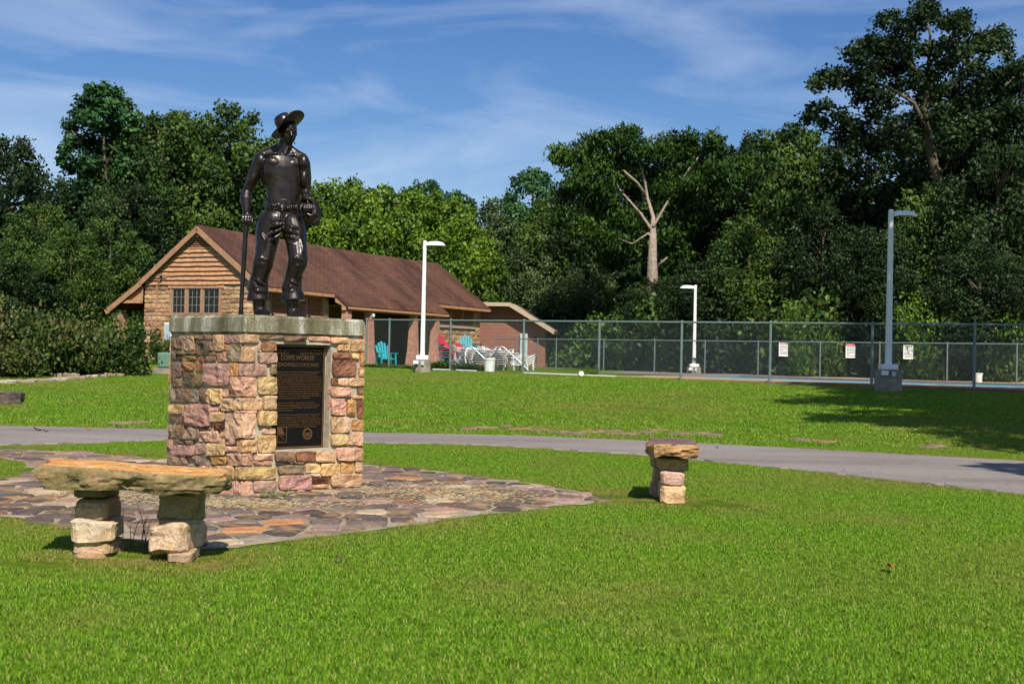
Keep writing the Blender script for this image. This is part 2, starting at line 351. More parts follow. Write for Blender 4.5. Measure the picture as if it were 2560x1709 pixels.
def rock(parent, name, c, d, color, seed=0, rough=0.12, rz=0.0, res=7, mat=None, tilt=(0, 0), freq=3.2, taper=0.0):
    """quarried block: a subdivided box broken by layered noise, c = centre, d = size"""
    me = bpy.data.meshes.new(name); bm = bmesh.new()
    bmesh.ops.create_cube(bm, size=1.0); bmesh.ops.subdivide_edges(bm, edges=bm.edges[:], cuts=res, use_grid_fill=True)
    R = Euler((tilt[0], tilt[1], rz)).to_matrix(); s = V((seed * 3.7, seed * 1.3, -seed * 2.1)); mn = min(d)
    for v in bm.verts:
        p = v.co.copy()
        q = V((p.x * 2, p.y * 2, p.z * 2)); e = sorted((abs(q.x), abs(q.y), abs(q.z)))
        if e[1] > 0.82: p *= 1 - 0.10 * (e[1] - 0.82) / 0.18
        if e[0] > 0.82: p *= 1 - 0.08
        if taper: p.x *= 1 - taper * (p.z + 0.5); p.y *= 1 - taper * (p.z + 0.5)
        w = V((p.x * d[0], p.y * d[1], p.z * d[2]))
        n1 = noise.noise_vector(w * freq + s); n2 = noise.noise_vector(w * freq * 3.1 + s * 2)
        stp = noise.cell(w * freq * 2.2 + s) - 0.5
        w = w + n1 * rough * mn + n2 * rough * 0.45 * mn + w.normalized() * stp * rough * 0.35 * mn
        v.co = V(c) + R @ w
    bm.to_mesh(me); bm.free(); me.materials.append(mat or M['sandstone'])
    o = bpy.data.objects.new(name, me); put(o, parent); o.color = (*color, 1); return o
def face_stone(parent, name, quad, O, U, Wn, color, depth=0.03, res=4, seed=0, mat=None, back=0.03, jag=0.006, round_=0.07, freq=9.0, Z=V((0, 0, 1))):
    """stone in a wall face: quad = four (u, v), O + U*u + Z*v on the face, Wn its outward normal"""
    n = res + 1; vs = []; s = V((seed * 1.7, seed * 0.37, seed * 2.9)); q = quad
    for j in range(n):
        for i in range(n):
            a, b = i / res, j / res
            aa, bb = 2 * a - 1, 2 * b - 1
            k = 1 - round_ * (abs(aa) ** 3) * (abs(bb) ** 3); aa *= k; bb *= k; a2, b2 = (aa + 1) / 2, (bb + 1) / 2
            u = (q[0][0] * (1 - a2) + q[1][0] * a2) * (1 - b2) + (q[3][0] * (1 - a2) + q[2][0] * a2) * b2
            v = (q[0][1] * (1 - a2) + q[1][1] * a2) * (1 - b2) + (q[3][1] * (1 - a2) + q[2][1] * a2) * b2
            nz = noise.noise_vector(V((u, v, 0)) * freq + s); n3 = noise.noise(V((u, v, 3)) * freq * 2.5 + s)
            edge = i in (0, res) or j in (0, res)
            dd = depth * (0.88 if edge else 1.0) + (nz.z * 0.75 + n3 * 0.45) * depth * (0.75 if edge else 1)
            vs.append(O + U * (u + nz.x * jag) + Z * (v + nz.y * jag) + Wn * dd)
    fs = [(j * n + i, j * n + i + 1, (j + 1) * n + i + 1, (j + 1) * n + i) for j in range(res) for i in range(res)]
    ring = [i for i in range(n)] + [j * n + res for j in range(1, n)] + [res * n + i for i in range(res - 1, -1, -1)] + [j * n for j in range(res - 1, 0, -1)]
    k = len(vs)
    for r_ in ring: vs.append(vs[r_] - Wn * (back + depth))
    m_ = len(ring)
    for i in range(m_): fs.append((ring[(i + 1) % m_], ring[i], k + i, k + (i + 1) % m_))
    if U.cross(Z).dot(Wn) < 0: fs = [tuple(reversed(f)) for f in fs]
    mb = MB().add(vs, fs); return mb.build(name, mat or M['sandstone'], parent, color=color)
def inside(poly, x, y):
    x = np.asarray(x); y = np.asarray(y); r = np.zeros(x.shape, bool); n = len(poly); j = n - 1
    for i in range(n):
        xi, yi = poly[i][0], poly[i][1]; xj, yj = poly[j][0], poly[j][1]
        c = ((yi > y) != (yj > y)) & (x < (xj - xi) * (y - yi) / (yj - yi + 1e-12) + xi); r ^= c; j = i
    return r

# ------------------------------------------------------------------ ground, road, plaza
xs = np.unique(np.concatenate([np.arange(-30, 30.1, 0.5), np.arange(-300, -29, 15), np.arange(30, 301, 15)]))
ys = np.unique(np.concatenate([np.arange(-10, 80, 0.5), np.arange(-300, -9, 20), np.arange(80, 501, 20)]))
XX, YY = np.meshgrid(xs, ys); ZZ = H(XX, YY)
ZZ += np.where(YY > 24, 0.02 * np.sin(XX * 0.9 + YY * 0.31) * np.sin(YY * 0.7 - XX * 0.23), 0) * (YY < 90)
vv = np.stack([XX.ravel(), YY.ravel(), ZZ.ravel()], 1); nx_, ny_ = len(xs), len(ys)
ii = (np.arange(ny_ - 1)[:, None] * nx_ + np.arange(nx_ - 1)[None, :]).ravel()
ff = np.stack([ii, ii + 1, ii + nx_ + 1, ii + nx_], 1)
o = bpy.data.objects.new('ground', fast_mesh('ground', vv, ff, M['turf'], smooth=True)); put(o); tag(o, 'mown grass ground with dry and green patches', kind='structure')
road_poly = ROAD_NEAR + list(reversed(ROAD_FAR))
def resample(pts, n):
    x = np.array([p.x for p in pts]); y = np.array([p.y for p in pts]); t = np.linspace(0, len(pts) - 1, n); k = np.arange(len(pts))
    return np.stack([np.interp(t, k, x), np.interp(t, k, y)], 1)
a_ = resample(ROAD_NEAR, 220); b_ = resample(ROAD_FAR, 220)
vs = []; fs = []
for i in range(220):
    ja = noise.noise(V((i * 0.8, 0, 0))) * 0.14; jb = noise.noise(V((i * 0.8, 9, 0))) * 0.14
    vs += [(a_[i][0], a_[i][1] + ja, -0.02), (a_[i][0], a_[i][1] + ja + 0.03, 0.018), (b_[i][0], b_[i][1] + jb - 0.03, 0.018), (b_[i][0], b_[i][1] + jb, -0.02)]
for i in range(219):
    k = i * 4
    for q in range(3): fs.append((k + q, k + 4 + q, k + 5 + q, k + 1 + q))
mb = MB().add(vs, fs); o = mb.build('road', M['asphalt']); tag(o, 'narrow grey asphalt park road curving across behind the monument', kind='structure')

PLAZA = [G(x, y) for x, y in ((-160, 1268), (0, 1290), (161, 1312), (330, 1350), (475, 1374), (600, 1370), (790, 1343), (1000, 1316), (1202, 1287), (1380, 1268), (1480, 1257), (1512, 1247),
                              (1437, 1226), (1296, 1205), (1109, 1180), (912, 1161), (600, 1153), (420, 1150), (280, 1136), (150, 1127), (0, 1122), (-200, 1115), (-400, 1112), (-400, 1136),
                              (-200, 1140), (0, 1144), (60, 1155), (95, 1172), (60, 1192), (0, 1200), (-160, 1208))]
PZ = []
for a, b in zip(PLAZA, PLAZA[1:] + PLAZA[:1]):
    k_ = max(1, int((b - a).length / 0.09)); nn_ = V((b.y - a.y, a.x - b.x, 0)).normalized()
    for i in range(k_):
        p = a + (b - a) * (i / k_); q = p + nn_ * (noise.noise(V((p.x * 2.3, p.y * 2.3, 1))) * 0.09 + noise.noise(V((p.x * 9, p.y * 9, 5))) * 0.03); PZ.append((q.x, q.y))
_cx = sum(p[0] for p in PZ) / len(PZ)
PC = (-2.42, 11.7)
mb = MB(); n = len(PZ)
vs = [(p[0], p[1], 0.004) for p in PZ]
me = bpy.data.meshes.new('plaza'); bm = bmesh.new(); bvs = [bm.verts.new(v) for v in vs]; bf = bm.faces.new(bvs); bm.normal_update()
if bf.normal.z < 0: bf.normal_flip()
bmesh.ops.triangulate(bm, faces=[bf]); bm.to_mesh(me); bm.free(); me.materials.append(M['dirt_mortar'])
plaza = bpy.data.objects.new('plaza', me); put(plaza); tag(plaza, 'round terrace of irregular flagstones set in mortar round the pedestal', kind='structure')
# pedestal frame
PA = math.radians(44.7); PS = 1.357
PR = V((math.cos(PA), math.sin(PA), 0)); PL = V((-math.sin(PA), math.cos(PA), 0)); PN = V((-2.43, 11.3, 0)); PCEN = PN + (PR + PL) * PS / 2
ped_poly = [(PN + PR * a * PS + PL * b * PS).to_tuple()[:2] for a, b in ((-0.03, -0.03), (1.03, -0.03), (1.03, 1.03), (-0.03, 1.03))]
# voronoi flagstones
def clip(poly, nx, ny, d):
    out = []
    for i in range(len(poly)):
        a = poly[i]; b = poly[(i + 1) % len(poly)]; da = a[0] * nx + a[1] * ny - d; db = b[0] * nx + b[1] * ny - d
        if da <= 0: out.append(a)
        if (da <= 0) != (db <= 0):
            t = da / (da - db); out.append((a[0] + (b[0] - a[0]) * t, a[1] + (b[1] - a[1]) * t))
    return out
x0, x1 = min(p[0] for p in PZ), max(p[0] for p in PZ); y0, y1 = min(p[1] for p in PZ), max(p[1] for p in PZ)
rs = np.random.RandomState(3); cand = []
cand = np.zeros((0, 2))
for _ in range(9000):
    p = rs.uniform((x0 - 0.4, y0 - 0.4), (x1 + 0.4, y1 + 0.4)); mind = 0.19 if rs.rand() < 0.5 else 0.3
    if len(cand) == 0 or ((cand - p) ** 2).sum(1).min() > mind ** 2: cand = np.vstack([cand, p])
FLAG = ((0.10, 0.078, 0.072), (0.145, 0.11, 0.1), (0.085, 0.075, 0.07), (0.24, 0.175, 0.155), (0.19, 0.1, 0.075), (0.16, 0.135, 0.12), (0.38, 0.3, 0.22), (0.42, 0.19, 0.08), (0.24, 0.19, 0.14), (0.3, 0.2, 0.19), (0.45, 0.38, 0.28))
FW = (5, 4, 4, 2.4, 1.4, 4, 1.2, 0.8, 2, 1.6, 0.9); fl = []
ok = inside(PZ, cand[:, 0], cand[:, 1]) & ~inside(ped_poly, cand[:, 0], cand[:, 1])
for i in np.nonzero(ok)[0]:
    c = cand[i]; poly = [(c[0] - 0.5, c[1] - 0.5), (c[0] + 0.5, c[1] - 0.5), (c[0] + 0.5, c[1] + 0.5), (c[0] - 0.5, c[1] + 0.5)]
    dd = np.hypot(*(cand - c).T)
    for j in np.nonzero((dd < 1.0) & (dd > 0))[0]:
        nrm = (cand[j] - c) / dd[j]; m_ = (cand[j] + c) / 2; poly = clip(poly, nrm[0], nrm[1], float(nrm @ m_) - rs.uniform(0.010, 0.024))
        if len(poly) < 3: break
    if len(poly) < 3: continue
    ar = abs(sum(poly[k][0] * poly[(k + 1) % len(poly)][1] - poly[(k + 1) % len(poly)][0] * poly[k][1] for k in range(len(poly)))) / 2
    if ar < 0.008: continue
    px_, py_ = zip(*poly); keep = inside(PZ, np.array(px_), np.array(py_)).mean()
    if keep < 0.6: continue
    fl.append((ar, c, poly))
fl.sort(key=lambda t: -t[0] / (t[1][1] ** 2)); extra = MB()
for k, (ar, c, poly) in enumerate(fl):
    n = len(poly); zt = 0.015 + rs.uniform(-0.003, 0.004); top = []; bot = []
    pp = []
    for a, b in zip(poly, poly[1:] + poly[:1]):       # chamfer corners so stones look rounded and broken
        for t in (0.18 + rs.uniform(-0.08, 0.08), 0.82 + rs.uniform(-0.08, 0.08)):
            jx, jy = rs.uniform(-0.012, 0.012, 2); pp.append((a[0] + (b[0] - a[0]) * t + jx, a[1] + (b[1] - a[1]) * t + jy))
    n = len(pp); sh = 0.012
    lo = [(p[0], p[1], 0.002) for p in pp]; hi = []
    for p in pp:
        d = V((c[0] - p[0], c[1] - p[1])); L = max(d.length, 1e-3); d = d / L * sh; hi.append((p[0] + d.x, p[1] + d.y, zt))
    fs = [tuple(range(n, 2 * n))] + [(i, (i + 1) % n, n + (i + 1) % n, n + i) for i in range(n)]
    if sum(pp[i][0] * pp[(i + 1) % n][1] - pp[(i + 1) % n][0] * pp[i][1] for i in range(n)) < 0: fs = [tuple(reversed(f)) for f in fs]
    w = np.array(FW) / sum(FW); ci = FLAG[rs.choice(len(FLAG), p=w)]; j = rs.uniform(0.8, 1.2); ci = tuple(min(1, q * j) for q in ci)
    if k < 300: MB().add(lo + hi, fs).build('flagstone', M['flagstone'], plaza, color=ci)
    else: extra.add(lo + hi, fs)
if extra.v:
    o = extra.build('flagstone_remainder', M['flagstone'], plaza, color=(0.17, 0.13, 0.12)); o['kind'] = 'stuff'

# ------------------------------------------------------------------ grass (one object of instanced blade patches)
def blade_patch(name, rad, nb, hh, ww, seed):
    r = np.random.RandomState(seed); th = r.uniform(0, 2 * PI, nb); rr = rad * np.sqrt(r.uniform(0, 1, nb))
    cx, cy = rr * np.cos(th), rr * np.sin(th); a = r.uniform(0, 2 * PI, nb); ln = r.uniform(0.15, 1.0, nb); hgt = hh * r.uniform(0.45, 1.15, nb); w = ww * r.uniform(0.6, 1.3, nb)
    dx, dy = np.cos(a), np.sin(a); sx, sy = -dy, dx; vs = np.zeros((nb, 5, 3))
    for k, (t, wf) in enumerate(((0, 1), (0.55, 0.8), (1, 0))):
        ox = cx + dx * ln * hgt * t * t * 0.9; oy = cy + dy * ln * hgt * t * t * 0.9; z = hgt * (t - 0.25 * ln * t * t) - 0.004
        if k < 2:
            vs[:, 2 * k] = np.stack([ox - sx * w * wf / 2, oy - sy * w * wf / 2, z], 1); vs[:, 2 * k + 1] = np.stack([ox + sx * w * wf / 2, oy + sy * w * wf / 2, z], 1)
        else: vs[:, 4] = np.stack([ox, oy, z], 1)
    b = np.arange(nb)[:, None] * 5; f = np.concatenate([b + np.array([[0, 1, 3]]), b + np.array([[0, 3, 2]]), b + np.array([[2, 3, 4]])])
    tint = np.clip(r.normal(0.45, 0.28, nb), 0, 1); tint[r.rand(nb) < 0.02] = 1.0
    return bpy.data.objects.new(name, fast_mesh(name, vs.reshape(-1, 3), f, M['grass'], {'tint': np.repeat(tint, 5)}))
gc = bpy.data.collections.new('blade_patches')
for k in range(4): gc.objects.link(blade_patch('a_patch_%d' % k, 0.19, 560, 0.032, 0.0038, 11 + k))
for k in range(3): gc.objects.link(blade_patch('b_patch_%d' % k, 0.55, 650, 0.05, 0.0085, 31 + k))
rs = np.random.RandomState(5)
def scatter(ylo, yhi, dens, marg=0.6):
    marg = 2.6 if yhi < 22 else 1.5; wmax = 0.43 * yhi + marg; st = 1 / math.sqrt(dens); gx, gy = np.meshgrid(np.arange(-wmax, wmax, st), np.arange(ylo, yhi, st)); x = gx.ravel() + rs.uniform(-0.45, 0.45, gx.size) * st; y = gy.ravel() + rs.uniform(-0.45, 0.45, gx.size) * st; k = np.abs(x) < 0.43 * y + marg; return x[k], y[k]
def dist_poly(poly, x, y):
    d = np.full(x.shape, 9.0)
    for i in range(len(poly)):
        ax, ay = poly[i][0], poly[i][1]; bx, by = poly[(i + 1) % len(poly)][0], poly[(i + 1) % len(poly)][1]; L2 = (bx - ax) ** 2 + (by - ay) ** 2 + 1e-9
        t = np.clip(((x - ax) * (bx - ax) + (y - ay) * (by - ay)) / L2, 0, 1); d = np.minimum(d, np.hypot(x - ax - t * (bx - ax), y - ay - t * (by - ay)))
    return d
BALD = [(-2.72, 7.75, 0.35), (-2.05, 7.7, 0.35), (1.42, 11.55, 0.42), (1.0, 12.1, 0.35), (2.0, 11.4, 0.4)]
pts = []; rot = []; scl = []; dry = []; idx = []
RP = [(p.x, p.y) for p in road_poly]
for ylo, yhi, dens, cls in ((3.9, 12, 32, 0), (12, 21, 24, 0), (20, 50, 5.0, 1)):
    x, y = scatter(ylo, yhi, dens); mg = 0.15 if cls == 0 else 0.5
    inp = inside(PZ, x, y); inr = inside(RP, x, y); dp = dist_poly(PZ, x, y); dr = dist_poly(RP, x, y)
    ok = ~inp & ~inr & (dp > 0.07) & (dr > (0.10 if cls == 0 else 0.42)) & (y < 43.5 - 0.748 * x - 0.6)
    x, y, dp, dr = x[ok], y[ok], dp[ok], dr[ok]
    nzv = np.array([noise.noise(V((a * 0.8, b * 0.8, 0))) + 0.5 * noise.noise(V((a * 2.7, b * 2.7, 4))) for a, b in zip(x, y)])
    big = np.array([noise.noise(V((a * 0.18, b * 0.3, 7))) for a, b in zip(x, y)])
    d = np.clip(0.03 + 0.55 * np.clip(nzv - 0.1, 0, 1) + 0.7 * np.clip(big, 0, 1), 0, 1); d += 0.45 * np.exp(-dp / 0.22) + 0.35 * np.exp(-dr / 0.25)
    prob = np.ones(len(x))
    for bx, by, br in BALD:
        q = np.exp(-((x - bx) ** 2 + (y - by) ** 2) / br ** 2); d += 0.8 * q; prob -= 0.75 * q
    k = rs.rand(len(x)) < prob; x, y, d = x[k], y[k], np.clip(d[k], 0, 0.9)
    z = H(x, y); pts.append(np.stack([x, y, z], 1)); rot.append(rs.uniform(0, 2 * PI, len(x))); scl.append(rs.uniform(0.7, 1.15, len(x)) * (1 - 0.3 * d)); dry.append(d)
    idx.append(rs.randint(0, 4, len(x)) if cls == 0 else 4 + rs.randint(0, 3, len(x)))
# a few tufts in the flagstone joints and beside the pedestal
pts = np.concatenate(pts); rot = np.concatenate(rot); scl = np.concatenate(scl); dry = np.concatenate(dry); idx = np.concatenate(idx)
me = bpy.data.meshes.new('grass'); me.vertices.add(len(pts)); me.vertices.foreach_set('co', pts.astype(np.float32).ravel())
for nm, ar, ty in (('yaw', rot, 'FLOAT'), ('size', scl, 'FLOAT'), ('dry', dry, 'FLOAT'), ('pick', idx, 'INT')):
    a = me.attributes.new(nm, ty, 'POINT'); a.data.foreach_set('value', ar.astype(np.int32 if ty == 'INT' else np.float32))
grass = bpy.data.objects.new('grass', me); put(grass); tag(grass, 'short mown green lawn grass with a few dry blades', 'grass', kind='stuff')
ng = bpy.data.node_groups.new('grass_scatter', 'GeometryNodeTree')
ng.interface.new_socket('Geometry', in_out='INPUT', socket_type='NodeSocketGeometry'); ng.interface.new_socket('Geometry', in_out='OUTPUT', socket_type='NodeSocketGeometry')
gi = ng.nodes.new('NodeGroupInput'); go = ng.nodes.new('NodeGroupOutput'); ip = ng.nodes.new('GeometryNodeInstanceOnPoints'); ci = ng.nodes.new('GeometryNodeCollectionInfo')
ci.inputs['Collection'].default_value = gc; ci.inputs['Separate Children'].default_value = True; ci.inputs['Reset Children'].default_value = True
def na(nm, ty):
    q = ng.nodes.new('GeometryNodeInputNamedAttribute'); q.data_type = ty; q.inputs['Name'].default_value = nm; return q
ip.inputs['Pick Instance'].default_value = True; L = ng.links.new
L(gi.outputs[0], ip.inputs['Points']); L(ci.outputs[0], ip.inputs['Instance']); L(na('pick', 'INT').outputs[0], ip.inputs['Instance Index'])
cx_ = ng.nodes.new('ShaderNodeCombineXYZ'); L(na('yaw', 'FLOAT').outputs[0], cx_.inputs[2]); e2r = ng.nodes.new('FunctionNodeEulerToRotation')
L(cx_.outputs[0], e2r.inputs[0]); L(e2r.outputs[0], ip.inputs['Rotation']); L(na('size', 'FLOAT').outputs[0], ip.inputs['Scale']); L(ip.outputs[0], go.inputs[0])
mdf = grass.modifiers.new('scatter', 'NODES'); mdf.node_group = ng
# ------------------------------------------------------------------ pedestal
PW = V((PR.y, -PR.x, 0)); LW = V((-PR.x, -PR.y, 0))          # outward normals of right face (normal PW) and left face
LW = V((-PL.y, PL.x, 0)) ; LW = LW if LW.dot(V((-1, -1, 0))) > 0 else -LW
Zv = V((0, 0, 1)); ZT = 1.484; ZTOP = 1.66
def onface(px, py, U, Wn):
    """(u, v) of a pixel on a pedestal face"""
    r = ray(px, py); t = (PN - EYE).dot(Wn) / r.dot(Wn); p = EYE + r * t - PN; return p.dot(U), p.z
def cropf(x, y): return 400 + x / 3.2, 770 + y / 3.2
ped = thing('stone_pedestal', 'tall square pedestal of mixed pink, tan and brown sandstone under the bronze worker', 'pedestal', PN)
LO = V((0, 0, 0)); IN = 0.012
pu0, pv1 = onface(*cropf(930, 285), PR, PW); pu1, _ = onface(*cropf(1355, 300), PR, PW); _, pv0 = onface(*cropf(1130, 1128), PR, PW)
pu0 -= 0.02; pu1 += 0.03; RD = 0.085
def pbox(mb, ua, ub, wa, wb, za, zb):
    """box in pedestal axes: u along PR, w along PL"""
    c = PR * (ua + ub) / 2 + PL * (wa + wb) / 2; c.z = (za + zb) / 2; mb.box(c, (ub - ua, wb - wa, zb - za), Matrix((PR, PL, Zv)).transposed())
core = MB(); S = PS
pbox(core, IN, S - IN, IN + RD, S - IN, -0.05, ZT)
pbox(core, IN, pu0, IN, IN + RD - 0.001, -0.05, ZT); pbox(core, pu1, S - IN, IN, IN + RD - 0.001, -0.05, ZT)
pbox(core, pu0 + 0.001, pu1 - 0.001, IN, IN + RD - 0.001, -0.05, pv0); pbox(core, pu0 + 0.001, pu1 - 0.001, IN, IN + RD - 0.001, pv1, ZT)
core.build('mortar_core', M['mortar'], ped)
slabm = MB(); k = 14
pbox(slabm, -0.015, S + 0.015, -0.015, S + 0.015, ZT - 0.004, ZTOP)
me = slabm.mesh('slab'); bm = bmesh.new(); bm.from_mesh(me); bmesh.ops.bevel(bm, geom=bm.edges[:], offset=0.022, segments=3, affect='EDGES')
bmesh.ops.subdivide_edges(bm, edges=bm.edges[:], cuts=3, use_grid_fill=True)
for v in bm.verts: v.co += noise.noise_vector(v.co * 3) * 0.003
bm.to_mesh(me); bm.free(); me.materials.append(M['slab']); o = bpy.data.objects.new('cap_slab', me); put(o, ped)
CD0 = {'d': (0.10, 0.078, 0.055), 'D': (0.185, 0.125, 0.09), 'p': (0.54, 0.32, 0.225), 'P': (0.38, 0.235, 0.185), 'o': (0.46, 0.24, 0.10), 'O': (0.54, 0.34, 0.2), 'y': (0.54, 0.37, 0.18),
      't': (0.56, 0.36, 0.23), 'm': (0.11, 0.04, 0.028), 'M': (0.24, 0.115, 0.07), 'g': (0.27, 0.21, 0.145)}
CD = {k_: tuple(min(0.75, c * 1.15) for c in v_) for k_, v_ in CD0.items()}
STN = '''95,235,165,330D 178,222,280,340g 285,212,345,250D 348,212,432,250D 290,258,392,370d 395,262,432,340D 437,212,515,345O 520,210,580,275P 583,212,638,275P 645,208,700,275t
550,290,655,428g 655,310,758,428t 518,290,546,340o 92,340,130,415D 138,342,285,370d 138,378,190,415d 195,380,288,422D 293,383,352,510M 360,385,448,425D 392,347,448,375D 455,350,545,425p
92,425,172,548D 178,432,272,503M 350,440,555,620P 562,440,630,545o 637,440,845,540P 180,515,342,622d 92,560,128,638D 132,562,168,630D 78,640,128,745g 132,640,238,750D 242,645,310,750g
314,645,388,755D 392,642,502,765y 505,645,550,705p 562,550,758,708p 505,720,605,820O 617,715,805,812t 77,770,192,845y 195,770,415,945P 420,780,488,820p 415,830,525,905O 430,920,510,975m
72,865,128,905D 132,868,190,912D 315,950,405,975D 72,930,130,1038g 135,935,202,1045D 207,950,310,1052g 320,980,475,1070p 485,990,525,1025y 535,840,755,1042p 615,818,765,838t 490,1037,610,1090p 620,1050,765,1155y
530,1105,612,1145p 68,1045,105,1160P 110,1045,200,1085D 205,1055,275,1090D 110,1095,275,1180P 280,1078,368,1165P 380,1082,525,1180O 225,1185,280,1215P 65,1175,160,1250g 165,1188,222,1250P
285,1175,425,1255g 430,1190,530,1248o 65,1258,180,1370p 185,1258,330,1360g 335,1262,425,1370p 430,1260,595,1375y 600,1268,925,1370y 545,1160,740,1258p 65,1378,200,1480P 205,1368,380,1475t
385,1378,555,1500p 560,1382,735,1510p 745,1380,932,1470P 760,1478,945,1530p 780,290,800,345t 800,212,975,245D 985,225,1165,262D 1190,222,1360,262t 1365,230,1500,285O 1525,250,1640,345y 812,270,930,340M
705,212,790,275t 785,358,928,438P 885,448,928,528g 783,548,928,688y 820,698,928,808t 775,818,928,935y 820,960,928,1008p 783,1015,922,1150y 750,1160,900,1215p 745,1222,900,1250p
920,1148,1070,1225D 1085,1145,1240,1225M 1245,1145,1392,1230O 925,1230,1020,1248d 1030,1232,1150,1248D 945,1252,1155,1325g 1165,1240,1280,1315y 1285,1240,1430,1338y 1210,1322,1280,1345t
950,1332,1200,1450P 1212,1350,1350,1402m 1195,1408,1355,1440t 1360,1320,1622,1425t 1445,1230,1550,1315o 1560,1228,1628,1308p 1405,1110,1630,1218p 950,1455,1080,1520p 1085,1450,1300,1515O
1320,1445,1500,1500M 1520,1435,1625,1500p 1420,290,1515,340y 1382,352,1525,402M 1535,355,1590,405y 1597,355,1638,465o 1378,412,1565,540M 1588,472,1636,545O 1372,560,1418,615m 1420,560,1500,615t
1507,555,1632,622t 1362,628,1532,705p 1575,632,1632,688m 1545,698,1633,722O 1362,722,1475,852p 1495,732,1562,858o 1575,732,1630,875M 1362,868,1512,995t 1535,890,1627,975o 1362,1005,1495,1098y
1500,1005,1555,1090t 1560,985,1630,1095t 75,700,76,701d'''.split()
sd = 0
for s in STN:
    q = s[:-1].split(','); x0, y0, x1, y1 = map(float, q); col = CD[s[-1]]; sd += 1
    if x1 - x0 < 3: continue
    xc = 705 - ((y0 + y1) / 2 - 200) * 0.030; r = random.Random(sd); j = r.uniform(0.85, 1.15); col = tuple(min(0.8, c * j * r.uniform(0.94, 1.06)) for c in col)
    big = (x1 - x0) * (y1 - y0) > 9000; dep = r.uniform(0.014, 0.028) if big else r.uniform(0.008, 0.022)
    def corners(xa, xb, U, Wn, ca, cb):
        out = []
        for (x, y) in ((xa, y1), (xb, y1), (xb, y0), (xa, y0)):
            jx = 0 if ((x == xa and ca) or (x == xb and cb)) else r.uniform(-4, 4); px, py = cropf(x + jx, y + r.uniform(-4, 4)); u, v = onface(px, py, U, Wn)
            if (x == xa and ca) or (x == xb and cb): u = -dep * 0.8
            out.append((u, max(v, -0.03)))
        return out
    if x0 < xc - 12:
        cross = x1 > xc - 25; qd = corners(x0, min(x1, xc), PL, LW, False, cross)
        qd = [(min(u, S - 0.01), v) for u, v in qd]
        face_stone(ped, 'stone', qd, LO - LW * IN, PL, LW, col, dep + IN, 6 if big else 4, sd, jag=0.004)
    if x1 > xc + 12:
        cross = x0 < xc + 25; qd = corners(max(x0, xc), x1, PR, PW, cross, False); qd = [(min(u, S + 0.01), min(v, ZT - 0.005)) for u, v in qd]
        face_stone(ped, 'stone', qd, LO - PW * IN, PR, PW, col, dep + IN, 6 if big else 4, sd + 500, jag=0.004)
cols = [CD[c] for c in 'DpPoOyttgpM']
def courses(parent, name, u0, u1, v0, v1, O, U, Wn, hrow, wr, dep, res, mat, cols, holes=(), rnd=None, gap=0.02, jit=0.012, only=None, jag=0.006, freq=9.0, stack=None):
    """random coursed stones over a rectangle of wall, leaving the holes free"""
    r = rnd or random.Random(1); v = v0; n = 0; out = []
    while v < v1 - 0.03:
        hh = min(r.uniform(*hrow), v1 - v); u = u0
        if v1 - v - hh < 0.05: hh = v1 - v
        while u < u1 - 0.02:
            w = min(r.uniform(*wr), u1 - u)
            if u1 - u - w < 0.1: w = u1 - u
            n += 1; a, b = u + gap / 2, u + w - gap / 2; c, d = v + gap / 2, v + hh - gap / 2
            segs = [(a, b, c, d)]
            for hu0, hu1, hv0, hv1 in holes:
                ns = []
                for (a, b, c, d) in segs:
                    if b <= hu0 or a >= hu1 or d <= hv0 or c >= hv1: ns.append((a, b, c, d)); continue
                    if a < hu0 - 0.05: ns.append((a, hu0 - gap / 2, c, d))
                    if b > hu1 + 0.05: ns.append((hu1 + gap / 2, b, c, d))
                    if (a + b) / 2 > hu0 and (a + b) / 2 < hu1:
                        if c < hv0 - 0.04: ns.append((max(a, hu0), min(b, hu1), c, hv0 - gap / 2))
                        if d > hv1 + 0.04: ns.append((max(a, hu0), min(b, hu1), hv1 + gap / 2, d))
                segs = ns
            for (a, b, c, d) in segs:
                if b - a < 0.04 or d - c < 0.03: continue
                jj = lambda: r.uniform(-jit, jit) * 0.5
                qd = [(a + jj(), c + jj()), (b + jj(), c + jj()), (b + jj(), d + jj()), (a + jj(), d + jj())]
                ci = r.choice(cols); j = r.uniform(0.82, 1.15); ci = tuple(min(0.8, q * j) for q in ci)
                tgt = 1 if (only and not only((a + b) / 2, (c + d) / 2)) else 0
                o = face_stone(parent, name, qd, O, U, Wn, ci, dep * r.uniform(0.6, 1.2), res, n + r.randint(0, 999), mat=mat, jag=jag, freq=freq)
                if tgt: out.append(o)
            u += w
        v += hh
    return out
for (O, U, Wn) in ((PR * S, PL, PR), (PL * S, PR, PL)):
    courses(ped, 'stone', 0.0, S, 0.0, ZT - 0.01, O - Wn * IN, U, Wn, (0.11, 0.24), (0.14, 0.4), 0.04, 3, M['sandstone'], cols, rnd=random.Random(11))
